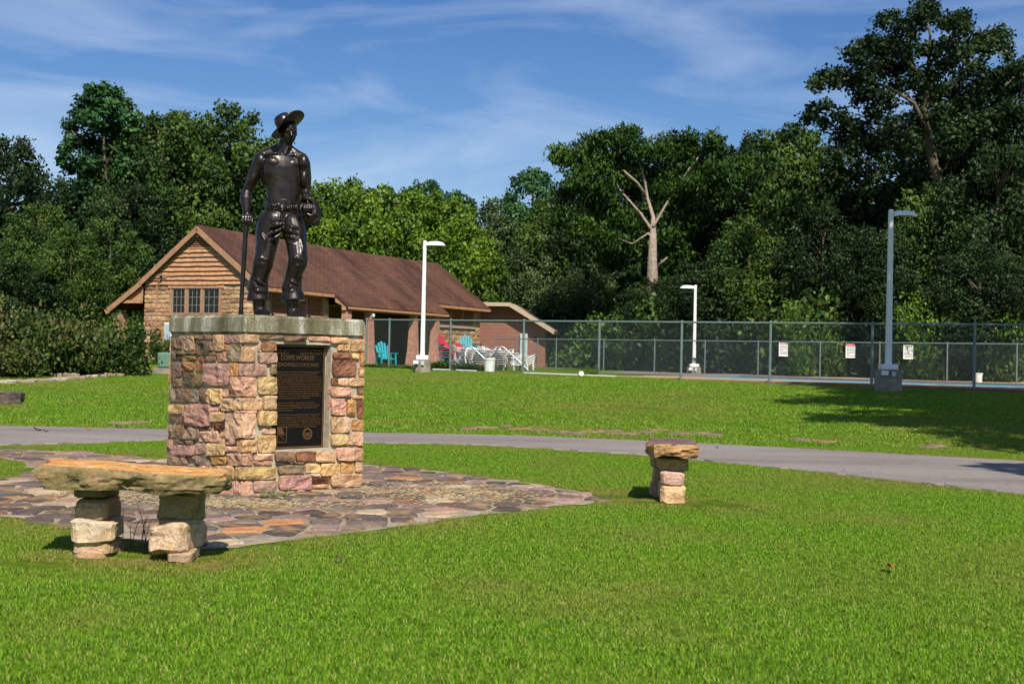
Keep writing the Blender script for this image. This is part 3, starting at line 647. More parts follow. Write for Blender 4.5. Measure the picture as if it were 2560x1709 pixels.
# plaque with its writing: frame axes u along PR, v up, w out
PO = LO - PW * (IN + RD)
def plq(u, v, w): return PO + PR * u + Zv * v + PW * w
def pl_mesh(mb, ua, ub, va, vb, wa, wb):
    c = plq((ua + ub) / 2, (va + vb) / 2, (wa + wb) / 2); mb.box(c, (ub - ua, wb - wa, vb - va), Matrix((PR, -PW, Zv)).transposed())
qa, qb = pu0 + 0.004, pu1 - 0.028; ra, rb = pv0 + 0.005, pv1 - 0.005
fr = MB(); e = 0.018
for t in ((qa, qb, ra, ra + e), (qa, qb, rb - e, rb), (qa, qa + e, ra + e, rb - e), (qb - e, qb, ra + e, rb - e)): pl_mesh(fr, *t, 0.0, 0.032)
plate = MB(); pl_mesh(plate, qa + e, qb - e, ra + e, rb - e, 0.0, 0.022); plate = plate.build('plaque', M['plaque'], ped)
fr.build('plaque_frame', simple('frame_bronze', (0.16, 0.085, 0.035), 0.45, 0.5), plate)
TXW = qb - qa - 2 * e
def text(s, uc, v, size, parent=plate, mat=None, maxw=None, name='lettering', ob=None, align='CENTER', fr_=None, ext=0.0015):
    cu = bpy.data.curves.new('t', 'FONT'); cu.body = s; cu.size = size; cu.align_x = align; cu.extrude = ext; cu.offset = 0.0
    cu.space_character = 1.0; to = bpy.data.objects.new('t', cu); COL.objects.link(to); bpy.context.view_layer.update()
    me = bpy.data.meshes.new_from_object(to.evaluated_get(bpy.context.evaluated_depsgraph_get())); bpy.data.objects.remove(to)
    xs_ = [v_.co.x for v_ in me.vertices]
    if not xs_: return None
    w = max(xs_) - min(xs_); k = min(1.0, (maxw / w) if maxw else 1.0)
    X, Yv, Zn, O = fr_
    for v_ in me.vertices: v_.co = O + X * (uc + v_.co.x * k) + Yv * (v + v_.co.y) + Zn * v_.co.z
    me.materials.append(mat or M['gold']); o = bpy.data.objects.new(name, me); put(o, parent); return o
FRM = (PR, Zv, PW, plq(0, 0, 0.0235)); uc = (qa + qb) / 2; vt = rb - e; PH = rb - ra - 2 * e
text('CIVILIAN CONSERVATION', uc, vt - 0.075 * PH, 0.068, maxw=TXW * 0.95, fr_=FRM)
text('CORPS WORKER', uc, vt - 0.135 * PH, 0.068, maxw=TXW * 0.66, fr_=FRM)
text('TISHOMINGO STATE PARK', uc, vt - 0.2 * PH, 0.052, maxw=TXW * 0.84, fr_=FRM)
BODY = '''In the Depression, as part of President Franklin Roosevelt's New Deal, the
Emergency Conservation Act was approved by Congress on March 31, 1933.
Young men aged 17 to 25 who were single, unemployed, and in good health were
enrolled to help restore America's natural resources. For their work they were
paid $30 per month with $25 going to their families. On March 20, 1935, the first
CCC enrollees came to Tishomingo State Park. Living in a tented camp managed
by the War Department, a combined total of two hundred workers along with local
experienced men (LEMs) built the stone cabins, administration house, trails, built
the swinging bridge, and reconstructed the Lodge, Nature Center, and picnic area
at Tishomingo State. To reach Bear Creek, they created the Swinging Bridge
with cable salvaged from the Tennessee River. Alongside other construction of
CCC and Loess, the Park opened to the public in May of 1939.

The "Worker Statue" honors Clifford L. Vaughan from Corinth, MS, who
served and helped build the Swinging Bridge. Frank Perry, also from Corinth,
was Park Superintendent at the time. Park Manager Terry Day (2011-2013)
was responsible for its placement.

Funding for the CCC Worker statue was provided by Friends of Tishomingo State
Park with financial assistance from the National Park Service, Mississippi
Hills National Authority, MDAH Tourism, the Mississippi State Legislature and the
Natchez Trace Hills Heritage Area Alliance. CCC Legacy, Inc. sponsors the CCC
Worker Statue program, with the goal of placing a statue in every state. This CCC
Worker statue, erected in 2014, was the first one placed in Mississippi.'''.split('\n')
for i, ln in enumerate(BODY):
    if ln: text(ln, qa + e + 0.012, vt - (0.262 + i * 0.0238) * PH, 0.0235, maxw=TXW * 0.955 * min(1, len(ln) / 78), fr_=FRM, align='LEFT', ext=0.0008)
# emblem at the left: a panel with a sprig, emblem at the right: a ring with trees
em = MB(); ea, eb, ec, ed = uc - 0.36 * TXW, uc - 0.18 * TXW, ra + e + 0.045 * PH, ra + e + 0.2 * PH; t_ = 0.006
for q in ((ea, eb, ec, ec + t_), (ea, eb, ed - t_, ed), (ea, ea + t_, ec + t_, ed - t_), (eb - t_, eb, ec + t_, ed - t_)): pl_mesh(em, *q, 0.022, 0.025)
def flat(mb, pts, w0=0.0222, w1=0.0252):
    n = len(pts); vs = [plq(u, v, w0) for u, v in pts] + [plq(u, v, w1) for u, v in pts]; mb.add(vs, [tuple(reversed(range(n))), tuple(range(n, 2 * n))] + [(i, (i + 1) % n, n + (i + 1) % n, n + i) for i in range(n)])
ew, eh = eb - ea, ed - ec
flat(em, [(ea + ew * a, ec + eh * b) for a, b in ((0.08, 0.56), (0.3, 0.53), (0.5, 0.5), (0.7, 0.6), (0.6, 0.75), (0.42, 0.96), (0.08, 0.96))])
for (a, b, c, d) in ((0.08, 0.5, 0.35, 0.44), (0.35, 0.44, 0.55, 0.3), (0.55, 0.3, 0.68, 0.16), (0.45, 0.42, 0.7, 0.5), (0.7, 0.5, 0.92, 0.54)):
    p = plq(ea + ew * a, ec + eh * b, 0.0235); q = plq(ea + ew * c, ec + eh * d, 0.0235); em.beam(p, q, 0.006, 0.004, PW)
em.build('emblem', M['gold'], plate)
em = MB(); c0u, c0v, ro, ri = uc + 0.22 * TXW, (ec + ed) / 2, 0.056, 0.040; n = 36
vs = []; fs = []
for i in range(n):
    a = 2 * PI * i / n
    for rr, w in ((ri, 0.0222), (ri, 0.0255), (ro, 0.0255), (ro, 0.0222)): vs.append(plq(c0u + rr * math.cos(a), c0v + rr * 1.0 * math.sin(a), w))
for i in range(n):
    k = i * 4; l = ((i + 1) % n) * 4
    for q in range(3): fs.append((k + q, l + q, l + q + 1, k + q + 1))
em.add(vs, fs)
for sx in (-1, 1):
    for lv in range(3): flat(em, [(c0u + sx * 0.026 - 0.011 + 0.002 * lv, c0v - 0.02 + lv * 0.014), (c0u + sx * 0.026 + 0.011 - 0.002 * lv, c0v - 0.02 + lv * 0.014), (c0u + sx * 0.026, c0v - 0.002 + lv * 0.014)], 0.0222, 0.0246 + 0.0003 * lv)
flat(em, [(c0u + 0.016 * math.cos(t), c0v + 0.018 * math.sin(t)) for t in np.linspace(0, 2 * PI, 16, endpoint=False)], 0.0222, 0.0242)
flat(em, [(c0u - 0.03, c0v - 0.016), (c0u - 0.012, c0v - 0.03), (c0u + 0.012, c0v - 0.03), (c0u + 0.03, c0v - 0.016), (c0u, c0v - 0.024)], 0.0222, 0.0249)
em.build('emblem', M['gold'], plate)
text('CCC', c0u, c0v + 0.012, 0.022, fr_=(PR, Zv, PW, plq(0, 0, 0.0262)), mat=M['plaque'])

# ------------------------------------------------------------------ bronze worker
SY = PCEN.y + 0.02
def q3(px, py, d=0.0): return P(px, py, SY + d)
def remeshed(mb, name, mat, parent, vox=0.011, it=6, fac=0.5, floor=None):
    me = mb.mesh('tmp'); o = bpy.data.objects.new('tmp', me); COL.objects.link(o)
    m1 = o.modifiers.new('r', 'REMESH'); m1.mode = 'VOXEL'; m1.voxel_size = vox; m1.use_smooth_shade = True
    m2 = o.modifiers.new('s', 'SMOOTH'); m2.factor = fac; m2.iterations = it
    bpy.context.view_layer.update(); ev = o.evaluated_get(bpy.context.evaluated_depsgraph_get()); me2 = bpy.data.meshes.new_from_object(ev); bpy.data.objects.remove(o)
    me2.name = name
    off = V(parent.location)
    for v in me2.vertices:
        if floor is not None and v.co.z < floor: v.co.z = floor
        v.co -= off
    me2.materials.clear(); me2.materials.append(mat); me2.polygons.foreach_set('use_smooth', [True] * len(me2.polygons))
    r = bpy.data.objects.new(name, me2); put(r, parent); return r
SB = V((q3(690, 790).x, SY, ZTOP)); statue = thing('bronze_statue', 'dark bronze statue of a shirtless worker in brimmed hat holding an axe on the pedestal', 'statue', SB)
def RZ(a): return Matrix.Rotation(math.radians(a), 3, 'Z')
yaw = RZ(22)
b = MB()
# torso
TR = ((383, 706, .03, .07, .06), (388, 706, .03, .12, .08), (395, 706, .03, .165, .095), (405, 706, .03, .185, .11), (420, 706, .03, .197, .122), (437, 706, .03, .195, .122), (455, 707, .03, .184, .116), (470, 708, .025, .172, .11), (486, 708, .02, .164, .105), (502, 708, .02, .163, .104), (522, 707, .02, .163, .1))
k0 = len(b.v); nn = 28
for (y, x, d, rx, ry) in TR:
    c_ = q3(x, y, d)
    for i in range(nn): a = 2 * PI * i / nn; b.v.append(tuple(c_ + yaw @ V((rx * math.copysign(abs(math.cos(a)) ** 0.85, math.cos(a)), ry * math.copysign(abs(math.sin(a)) ** 0.85, math.sin(a)), 0))))
for r_i in range(len(TR) - 1):
    for i in range(nn): b.f.append((k0 + r_i * nn + i, k0 + (r_i + 1) * nn + i, k0 + (r_i + 1) * nn + (i + 1) % nn, k0 + r_i * nn + (i + 1) % nn))
b.f.append(tuple(k0 + i for i in range(nn))); b.f.append(tuple(k0 + (len(TR) - 1) * nn + i for i in reversed(range(nn))))
def tl(u, y, f): return q3(706.5, y, 0.03) + yaw @ V((u, -f, 0))
for sg in (-1, 1):
    b.ell(tl(sg * 0.084, 413, 0.054), (0.098, 0.062, 0.066), yaw @ Matrix.Rotation(-sg * 0.3, 3, 'Y')); b.ell(tl(sg * 0.155, 443, -0.03), (0.05, 0.075, 0.11), yaw)
    for (y, r_) in ((455, 0.045), (478, 0.06)): b.ell(tl(sg * 0.032, y, 0.098), (0.033, 0.02, r_), yaw)
    b.cap([tl(sg * 0.14, 444, 0.07), tl(sg * 0.1, 449, 0.095), tl(sg * 0.07, 452, 0.104)], 0.011); b.cap([tl(sg * 0.135, 456, 0.065), tl(sg * 0.1, 461, 0.088)], 0.011)
    b.cap([tl(sg * 0.012, 391, 0.075), tl(sg * 0.09, 388, 0.078), tl(sg * 0.18, 391, 0.03)], 0.014)
b.cap([q3(704, 366, 0.05), q3(684, 380, 0.05), q3(655, 389, 0.03)], [0.045, 0.056, 0.05]); b.cap([q3(722, 370, 0.05), q3(740, 386, 0.05), q3(757, 394, 0.03)], [0.04, 0.05, 0.046])
# neck, traps, shoulders
b.cap([q3(717, 350, 0.02), q3(710, 375, 0.025), q3(707, 392, 0.03)], [0.066, 0.07, 0.085]); b.cap([q3(708, 376, 0.05), q3(685, 386, 0.05), q3(656, 396, 0.03)], [0.05, 0.06, 0.055])
b.cap([q3(712, 378, 0.05), q3(732, 388, 0.05), q3(757, 399, 0.03)], [0.048, 0.056, 0.052]); b.ell(q3(652, 404, 0.01), (0.072, 0.08, 0.09), yaw); b.ell(q3(758, 408, 0.02), (0.062, 0.075, 0.09), yaw)
b.cap([q3(714, 358, -0.04), q3(708, 384, -0.045)], 0.014); b.cap([q3(722, 362, -0.02), q3(713, 386, -0.045)], 0.014)
# head and face, looking down to the right
hy = RZ(28) @ Matrix.Rotation(math.radians(14), 3, 'X')
hc = q3(721, 329, -0.01); fwd = (hy @ V((0, -1, 0))); rgt = hy @ V((1, 0, 0)); upv = hy @ V((0, 0, 1))
def hp(r, f, u): return hc + rgt * r + fwd * f + upv * u
b.ell(hc + upv * 0.02, (0.082, 0.1, 0.1), hy); b.ell(hp(0, 0.025, -0.052), (0.066, 0.072, 0.075), hy); b.ell(hp(0, 0.062, -0.098), (0.028, 0.026, 0.022), hy)
b.cap([hp(-0.045, 0.078, 0.018), hp(0.045, 0.078, 0.018)], 0.016, 10); b.cap([hp(0, 0.09, 0.01), hp(0, 0.112, -0.028)], [0.011, 0.017], 10)
b.ell(hp(0, 0.085, -0.062), (0.026, 0.014, 0.008), hy); b.ell(hp(0, 0.083, -0.075), (0.022, 0.014, 0.008), hy); b.ell(hp(-0.045, 0.06, -0.03), (0.022, 0.022, 0.016), hy); b.ell(hp(0.045, 0.06, -0.03), (0.022, 0.022, 0.016), hy)
b.ell(hp(-0.078, 0.0, -0.015), (0.012, 0.022, 0.034), hy); b.ell(hp(0.078, 0.0, -0.015), (0.012, 0.022, 0.034), hy)
for sx in (-1, 1): b.ell(hp(sx * 0.03, 0.083, -0.006), (0.012, 0.01, 0.007), hy)
b.cap([hp(-0.06, 0.01, -0.06), hp(-0.02, 0.06, -0.098)], 0.018, 10); b.cap([hp(0.06, 0.01, -0.06), hp(0.02, 0.06, -0.098)], 0.018, 10)
# his right arm, straight down to the axe
b.cap([q3(650, 405, 0.01), q3(636, 440, 0.02), q3(619, 478, 0.03)], [0.07, 0.066, 0.051]); b.ell(q3(632, 445, -0.01), (0.045, 0.045, 0.085), Matrix.Rotation(0.38, 3, 'Y')); b.ell(q3(642, 435, 0.05), (0.045, 0.045, 0.09), Matrix.Rotation(0.38, 3, 'Y'))
b.cap([q3(617, 478, 0.03), q3(615, 497, 0.0), q3(616, 530, -0.03)], [0.05, 0.06, 0.038])
b.ell(q3(617.5, 544, -0.045), (0.046, 0.034, 0.052), RZ(0))
for i, fx in enumerate((606, 613, 620, 627)):
    L_ = (562, 565, 565, 562)[i]; b.cap([q3(fx, 541, -0.078), q3(fx - 0.5, 553, -0.09), q3(fx - 1, L_, -0.068)], [0.0115, 0.011, 0.0095], 10)
b.cap([q3(630, 540, -0.03), q3(631, 553, -0.05), q3(628, 563, -0.06)], [0.015, 0.0135, 0.012], 10)
# his left arm, bent, forearm forward to the hip
b.cap([q3(759, 410, 0.03), q3(763, 446, 0.045), q3(764, 482, 0.05)], [0.068, 0.063, 0.05]); b.ell(q3(760, 448, 0.0), (0.04, 0.045, 0.085)); b.cap([q3(764, 483, 0.05), q3(768, 496, -0.03), q3(771, 509, -0.11)], [0.047, 0.05, 0.033])
b.ell(q3(771, 514, -0.14), (0.038, 0.04, 0.03), RZ(10))
for i in range(4): b.cap([q3(760 + 6.5 * i, 512, -0.165), q3(760 + 6 * i, 521, -0.185), q3(761 + 5 * i, 529 - abs(i - 1.5), -0.17)], [0.0125, 0.012, 0.0105], 10)
b.cap([q3(757, 510, -0.12), q3(752, 517, -0.14), q3(751, 524, -0.15)], [0.014, 0.013, 0.011], 10)
# nipples and navel shadow give scale
remeshed(b, 'body', M['bronze'], statue, 0.0062, 7)
# trousers
t = MB(); fy = RZ(18)
t.ell(q3(707, 521, 0.02), (0.178, 0.122, 0.115), fy); t.tube([q3(707.5, 500, 0.02), q3(707, 520, 0.02)], [0.118, 0.122], 20); t.ell(q3(705, 545, 0.03), (0.2, 0.132, 0.13), fy); t.ell(q3(690, 552, -0.02), (0.14, 0.11, 0.12), fy)
t.cap([q3(676, 560, 0.0), q3(670, 582, 0.0), q3(667, 610, -0.02), q3(662, 640, -0.05), q3(657, 662, -0.045), q3(650, 688, 0.0), q3(646, 706, 0.02), q3(645, 722, 0.02)], [0.13, 0.125, 0.108, 0.096, 0.1, 0.09, 0.094, 0.104])
t.cap([q3(731, 560, 0.0), q3(737, 582, -0.04), q3(741, 610, -0.08), q3(745, 645, -0.13), q3(744, 657, -0.12), q3(736, 680, -0.06), q3(732, 702, -0.03), q3(729, 722, -0.03)], [0.12, 0.118, 0.1, 0.094, 0.096, 0.084, 0.088, 0.1])
# gathers under the belt, crotch pulls, knee and ankle folds
for i in range(15):
    x = 672 + i * 5.1; ln = 15 + (i * 7 % 13); dd = -0.1 - 0.02 * math.sin((i + 2) / 15 * PI); t.cap([q3(x, 509 + i * 0.25, dd), q3(x + 0.6 * (i - 7) * 0.4, 509 + ln, dd - 0.02)], [0.006, 0.004], 8)
for a in (((704, 572, -.11), (690, 578, -.135), (674, 588, -.12)), ((702, 584, -.1), (688, 594, -.12), (676, 603, -.11)), ((706, 560, -.12), (692, 562, -.14), (678, 568, -.13)), ((716, 572, -.13), (729, 567, -.16), (742, 570, -.15)),
          ((714, 578, -.13), (726, 577, -.17), (740, 585, -.16)), ((716, 590, -.13), (728, 592, -.17), (742, 600, -.165)), ((722, 606, -.16), (734, 612, -.175), (744, 610, -.17)), ((638, 650, -.08), (652, 645, -.14), (668, 650, -.13)),
          ((640, 664, -.07), (655, 660, -.13), (668, 668, -.11)), ((640, 620, -.06), (648, 628, -.11), (662, 632, -.13)), ((724, 634, -.16), (738, 644, -.22), (755, 650, -.2)), ((728, 660, -.15), (742, 664, -.2), (758, 660, -.18)),
          ((722, 672, -.1), (736, 676, -.14), (748, 672, -.13)), ((626, 704, -.04), (640, 716, -.1), (662, 722, -.07)), ((628, 716, -.04), (644, 727, -.1), (666, 728, -.06)), ((632, 692, -.03), (646, 702, -.09), (662, 712, -.07)),
          ((712, 706, -.08), (726, 716, -.13), (744, 722, -.11)), ((712, 718, -.08), (728, 728, -.13), (748, 728, -.1)), ((716, 694, -.08), (730, 704, -.125), (744, 710, -.11)), ((655, 585, -.12), (662, 600, -.13), (660, 625, -.13)),
          ((752, 600, -.15), (756, 622, -.17), (752, 640, -.2))):
    t.cap([q3(*p) for p in a], [0.012, 0.02, 0.012], 8)
t.cap([q3(706, 520, -0.11), q3(704, 550, -0.125), q3(703, 572, -0.115)], [0.013, 0.014, 0.012], 8)
# turned cuffs
t.tube([q3(645, 727, 0.02), q3(646, 733, 0.015), q3(646, 752, 0.01)], [0.09, 0.105, 0.118], 20); t.tube([q3(731, 727, -0.03), q3(732, 733, -0.035), q3(733, 752, -0.04)], [0.09, 0.106, 0.124], 20)
remeshed(t, 'trousers', M['bronze'], statue, 0.0075, 2)
be = MB(); k = 32; c0 = q3(707.5, 506, 0.02); ring = []
for i in range(k + 1):
    a = 2 * PI * i / k; p = fy @ V((0.171 * math.cos(a), 0.114 * math.sin(a), 0)); p.z = -0.09 * p.x; ring.append(c0 + p)
for i in range(k): be.beam(ring[i], ring[i + 1], 0.008, 0.026, (ring[i] + ring[i + 1]) / 2 - c0 if False else (0, 0, 1))
for i in (2, 6, 10, 20, 24, 28): be.beam(ring[i] + V((0, 0, -0.014)), ring[i] + V((0, 0, 0.014)), 0.012, 0.012)
i = 25; be.box(ring[i] + V((0, -0.01, 0)), (0.05, 0.02, 0.036), fy)
me = be.mesh('belt')
for v in me.vertices: v.co -= SB
me.materials.append(M['bronze']); put(bpy.data.objects.new('belt', me), statue)
for (a, bq) in ((((648, 748, 0.02), (648, 770, 0.02), (649, 782, 0.02)), ((650, 784, 0.01), (663, 785, -0.05), (677, 789, -0.12))), (((731, 748, -0.03), (730, 770, -0.03), (731, 784, -0.03)), ((733, 786, -0.04), (750, 788, -0.09), (768, 792, -0.16)))):
    m_ = MB(); m_.cap([q3(*p) for p in a], [0.068, 0.062, 0.06]); m_.cap([q3(*p) for p in bq], [0.058, 0.05, 0.036]); p = q3(*bq[0]); m_.ell(p + V((-0.01, 0.04, -0.01)), (0.05, 0.055, 0.045))
    for yy in (0.0, 0.02, 0.04): pp = q3(bq[1][0] - 4 - yy * 150, bq[1][1] - 6 - yy * 150, bq[1][2] - 0.02 + yy); m_.cap([pp - V((0.02, 0, 0)), pp + V((0.02, 0, 0))], 0.008, 8)
    remeshed(m_, 'boot', M['bronze'], statue, 0.009, 4, floor=ZTOP + 0.002)
# draped jacket over the forearm
j = MB()
j.cap([q3(757, 500, -0.1), q3(764, 496, -0.14), q3(776, 497, -0.14), q3(785, 508, -0.13), q3(790, 524, -0.13), q3(787, 536, -0.14), q3(776, 540, -0.15), q3(765, 532, -0.15), q3(757, 518, -0.12)], [0.016, 0.018, 0.019, 0.02, 0.02, 0.02, 0.018, 0.016, 0.015])
j.cap([q3(752, 512, -0.05), q3(758, 534, -0.08), q3(770, 550, -0.09), q3(786, 556, -0.1), q3(795, 550, -0.1)], [0.03, 0.04, 0.042, 0.036, 0.024]); j.cap([q3(787, 505, -0.1), q3(794, 525, -0.09), q3(797, 545, -0.09)], [0.03, 0.034, 0.026])
j.cap([q3(760, 505, -0.05), q3(775, 520, -0.05), q3(785, 540, -0.06)], [0.04, 0.06, 0.045]); j.cap([q3(766, 545, -0.12), q3(780, 549, -0.13), q3(793, 540, -0.12)], [0.014, 0.018, 0.012]); j.cap([q3(760, 528, -0.13), q3(768, 541, -0.13)], [0.016, 0.014])
j.ell(q3(774, 520, -0.09), (0.065, 0.035, 0.09)); j.cap([q3(768, 505, -0.15), q3(780, 520, -0.155), q3(782, 538, -0.15)], 0.012, 8)
remeshed(j, 'jacket', M['bronze'], statue, 0.009, 3)
ax = MB(); ax.tube([q3(617, 548, -0.05), q3(616, 566, -0.05), q3(613.5, 585, -0.05), q3(609, 660, -0.055), q3(604.5, 735, -0.06), q3(603, 765, -0.06), q3(602.6, 772, -0.06), q3(602.2, 790, -0.06)], [0.02, 0.024, 0.025, 0.024, 0.021, 0.02, 0.024, 0.026], 16)
me = ax.mesh('axe')
for v in me.vertices: v.co.z = max(v.co.z, ZTOP + 0.002); v.co -= SB
me.materials.append(M['bronze']); me.polygons.foreach_set('use_smooth', [True] * len(me.polygons)); put(bpy.data.objects.new('axe_handle', me), statue)
# hat
ha = V((-0.50, 0.10, 0.84)).normalized(); hf = V((0.5, -0.85, 0.0)); hf = (hf - ha * hf.dot(ha)).normalized(); hr = hf.cross(ha) * 1.0
if hr.x < 0: hr = -hr
hcn = q3(717, 318, -0.03); hat = MB(); nr, nt_ = 5, 40; vs = []
for sgn in (0, 1):
    for i in range(nr + 1):
        for k in range(nt_):
            a = 2 * PI * k / nt_; f = i / nr; r0 = 0.092 + (0.088 + 0.04 * max(0, math.cos(a - 0.7))) * f; lift = 0.04 * f ** 1.5 * max(0, math.cos(a - 0.8)) ** 0.9 - 0.03 * f * f * max(0, math.cos(a + 1.6)) + 0.008 * math.sin(3 * a + 1) * f
            vs.append(hcn + hf * (r0 * math.cos(a)) + hr * (r0 * math.sin(a) * 0.98) + ha * (lift + sgn * 0.012 * (1 - 0.2 * f)))
fs = []; B_ = (nr + 1) * nt_
for i in range(nr):
    for k in range(nt_):
        l = (k + 1) % nt_; fs.append((i * nt_ + k, i * nt_ + l, (i + 1) * nt_ + l, (i + 1) * nt_ + k)); fs.append((B_ + i * nt_ + k, B_ + (i + 1) * nt_ + k, B_ + (i + 1) * nt_ + l, B_ + i * nt_ + l))
for k in range(nt_):
    l = (k + 1) % nt_; fs.append((nr * nt_ + k, nr * nt_ + l, B_ + nr * nt_ + l, B_ + nr * nt_ + k)); fs.append((k, B_ + k, B_ + l, l))
hat.add(vs, fs); vs = []
prof = ((0.0895, 0.0), (0.09, 0.05), (0.088, 0.09), (0.074, 0.125), (0.045, 0.14), (0.0, 0.142))
for r0, z0 in prof:
    for k in range(nt_): a = 2 * PI * k / nt_; vs.append(hcn + hf * (r0 * math.cos(a)) + hr * (r0 * math.sin(a)) + ha * (z0 - (0.012 * math.cos(a) ** 2 if r0 < 0.06 else 0)))
hat.add(vs, [(i * nt_ + k, i * nt_ + (k + 1) % nt_, (i + 1) * nt_ + (k + 1) % nt_, (i + 1) * nt_ + k) for i in range(len(prof) - 1) for k in range(nt_)])
me = hat.mesh('hat')
for v in me.vertices: v.co -= SB
me.materials.append(M['bronze']); me.polygons.foreach_set('use_smooth', [True] * len(me.polygons)); put(bpy.data.objects.new('hat', me), statue)

# ------------------------------------------------------------------ benches
def bench_slab(parent, poly, z0, z1, color, name, seed, mat=None, ch=0.05):
    """thick quarried slab with broken edges; poly = world outline (x, y)"""
    bm = bmesh.new(); n = len(poly); c = V((sum(p[0] for p in poly) / n, sum(p[1] for p in poly) / n, 0)); L_ = parent.location
    outl = []
    for i in range(n):
        a, b_ = poly[i], poly[(i + 1) % n]; m_ = max(2, int(math.hypot(a[0] - b_[0], a[1] - b_[1]) / 0.03))
        for k in range(m_): outl.append((a[0] + (b_[0] - a[0]) * k / m_, a[1] + (b_[1] - a[1]) * k / m_))
    m_ = len(outl); rings = []; lv = 9
    zt = lambda x, y: z1(x, y) if callable(z1) else z1
    for j in range(lv):
        f = j / (lv - 1); row = []
        for i, (x, y) in enumerate(outl):
            d = V((x, y, 0)) - c; d.normalize(); z = z0 + (zt(x, y) - z0) * f
            nn = noise.noise(V((x * 5, y * 5, z * 16 + seed))) * 0.035 + noise.noise(V((x * 17, y * 17, z * 45 + seed))) * 0.013 + (noise.cell(V((x * 12, y * 12, z * 30 + seed))) - 0.5) * 0.014
            ins = 0.03 * (1 - f) ** 2 + (0.018 if f == 1 else 0) + (0.004 if j == lv - 2 else 0)
            p = V((x, y, z)) + d * (nn - ins); p.z += noise.noise(V((x * 6, y * 6, seed + 3))) * (0.02 if j == 0 else 0.006); row.append(bm.verts.new(p - L_))
        rings.append(row)
    for j in range(lv - 1):
        for i in range(m_): bm.faces.new((rings[j][i], rings[j][(i + 1) % m_], rings[j + 1][(i + 1) % m_], rings[j + 1][i]))
    for row, flip in ((rings[-1], False), (rings[0], True)):
        prev = row
        for s_ in (0.75, 0.45, 0.15):
            cur = []
            for v in row:
                p = v.co + L_; q = c + (V((p.x, p.y, 0)) - c) * s_; z = p.z + (noise.noise(V((q.x * 7, q.y * 7, seed + 9))) * 0.008 if not flip else 0); cur.append(bm.verts.new(V((q.x, q.y, z)) - L_))
            for i in range(m_):
                f4 = (prev[i], prev[(i + 1) % m_], cur[(i + 1) % m_], cur[i]); bm.faces.new(f4 if not flip else tuple(reversed(f4)))
            prev = cur
        bm.faces.new(prev if not flip else list(reversed(prev)))
    me = bpy.data.meshes.new(name); bm.normal_update(); bm.to_mesh(me); bm.free(); me.materials.append(mat or M['sandstone']); o = bpy.data.objects.new(name, me); put(o, parent); o.color = (*color, 1); return o
# slab stone: orange weathered top, greenish flanks with side shade put into the colour
m, nt, b = newmat('bench_slab_stone'); M['bench'] = m
oi = nt.nodes.new('ShaderNodeObjectInfo'); geo = nt.nodes.new('ShaderNodeNewGeometry'); sp = nt.nodes.new('ShaderNodeSeparateXYZ'); nt.links.new(geo.outputs['Normal'], sp.inputs[0])
tt = noise_tex(nt, 5, 6, 0.65, dist=1.5, scl=(1, 2.2, 2)); t2 = noise_tex(nt, 28, 4, 0.7); t3 = noise_tex(nt, 4, 5, 0.6)
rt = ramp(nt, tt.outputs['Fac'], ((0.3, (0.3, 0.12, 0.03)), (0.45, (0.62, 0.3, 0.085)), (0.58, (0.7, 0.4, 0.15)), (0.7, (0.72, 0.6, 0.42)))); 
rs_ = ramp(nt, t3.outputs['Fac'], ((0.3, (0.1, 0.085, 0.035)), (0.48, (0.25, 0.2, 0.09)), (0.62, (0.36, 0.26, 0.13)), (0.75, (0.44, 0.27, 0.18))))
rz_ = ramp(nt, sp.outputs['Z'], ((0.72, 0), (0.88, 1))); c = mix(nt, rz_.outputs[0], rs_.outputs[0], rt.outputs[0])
c = mix(nt, 1.0, oi.outputs['Color'], c, 'MULTIPLY'); r5 = ramp(nt, t2.outputs['Fac'], ((0.3, 0.65), (0.7, 1.2))); c = mix(nt, 1.0, c, r5.outputs[0], 'MULTIPLY')
nt.links.new(c, b.inputs['Base Color']); b.inputs['Roughness'].default_value = 0.95; b.inputs['Specular IOR Level'].default_value = 0.15; bump(nt, b, t2.outputs['Fac'], 0.7, 0.02)
lb = thing('stone_bench', 'long rough bench with orange sandstone slab on two stacked stone legs before the pedestal', 'bench', (-2.4, 7.75, 0))
pA, pB, pC, pD = P(92, 1168, 7.72), P(509, 1190, 7.55), P(585, 1178, 7.98), P(135, 1140, 8.25)
zt = pA.z
bench_slab(lb, [(pA.x, 7.72), (pA.x + 0.5, 7.68), (pB.x - 0.3, 7.58), (pB.x, 7.56), (pB.x + 0.1, 7.66), (P(584, 1180, 7.9).x, 7.86), (P(583, 1180, 8.0).x, 8.0), (P(560, 1178, 8.1).x, 8.1), (pB.x - 0.45, 8.13), (P(150, 1139, 8.26).x, 8.24), (P(122, 1142, 8.2).x, 8.18), (pA.x - 0.02, 7.86)],
           0.445, lambda x, y: 0.575 + 0.02 * (-2.4 - x) / 0.6, (0.92, 0.88, 0.85), 'seat_slab', 3, M['bench'])
def leg(parent, blocks):
    for nm, px0, px1, py0, py1, Y, dep, col, rz, sd, tw in blocks:
        a = P(px0, py1, Y); b_ = P(px1, py0, Y); w = b_.x - a.x; hh = b_.z - a.z
        o = rock(parent, 'leg_stone', (-V(parent.location)) + V(((a.x + b_.x) / 2, Y + dep / 2, (a.z + b_.z) / 2)), (w, dep, hh), col, sd, 0.16, math.radians(rz), 7, tilt=(0, tw))
CR_ = lambda x, y: (x / 3.789, 1080 + y / 3.789)
def lc(x0, y0, x1, y1): a = CR_(x0, y0); c_ = CR_(x1, y1); return a[0], c_[0], a[1], c_[1]
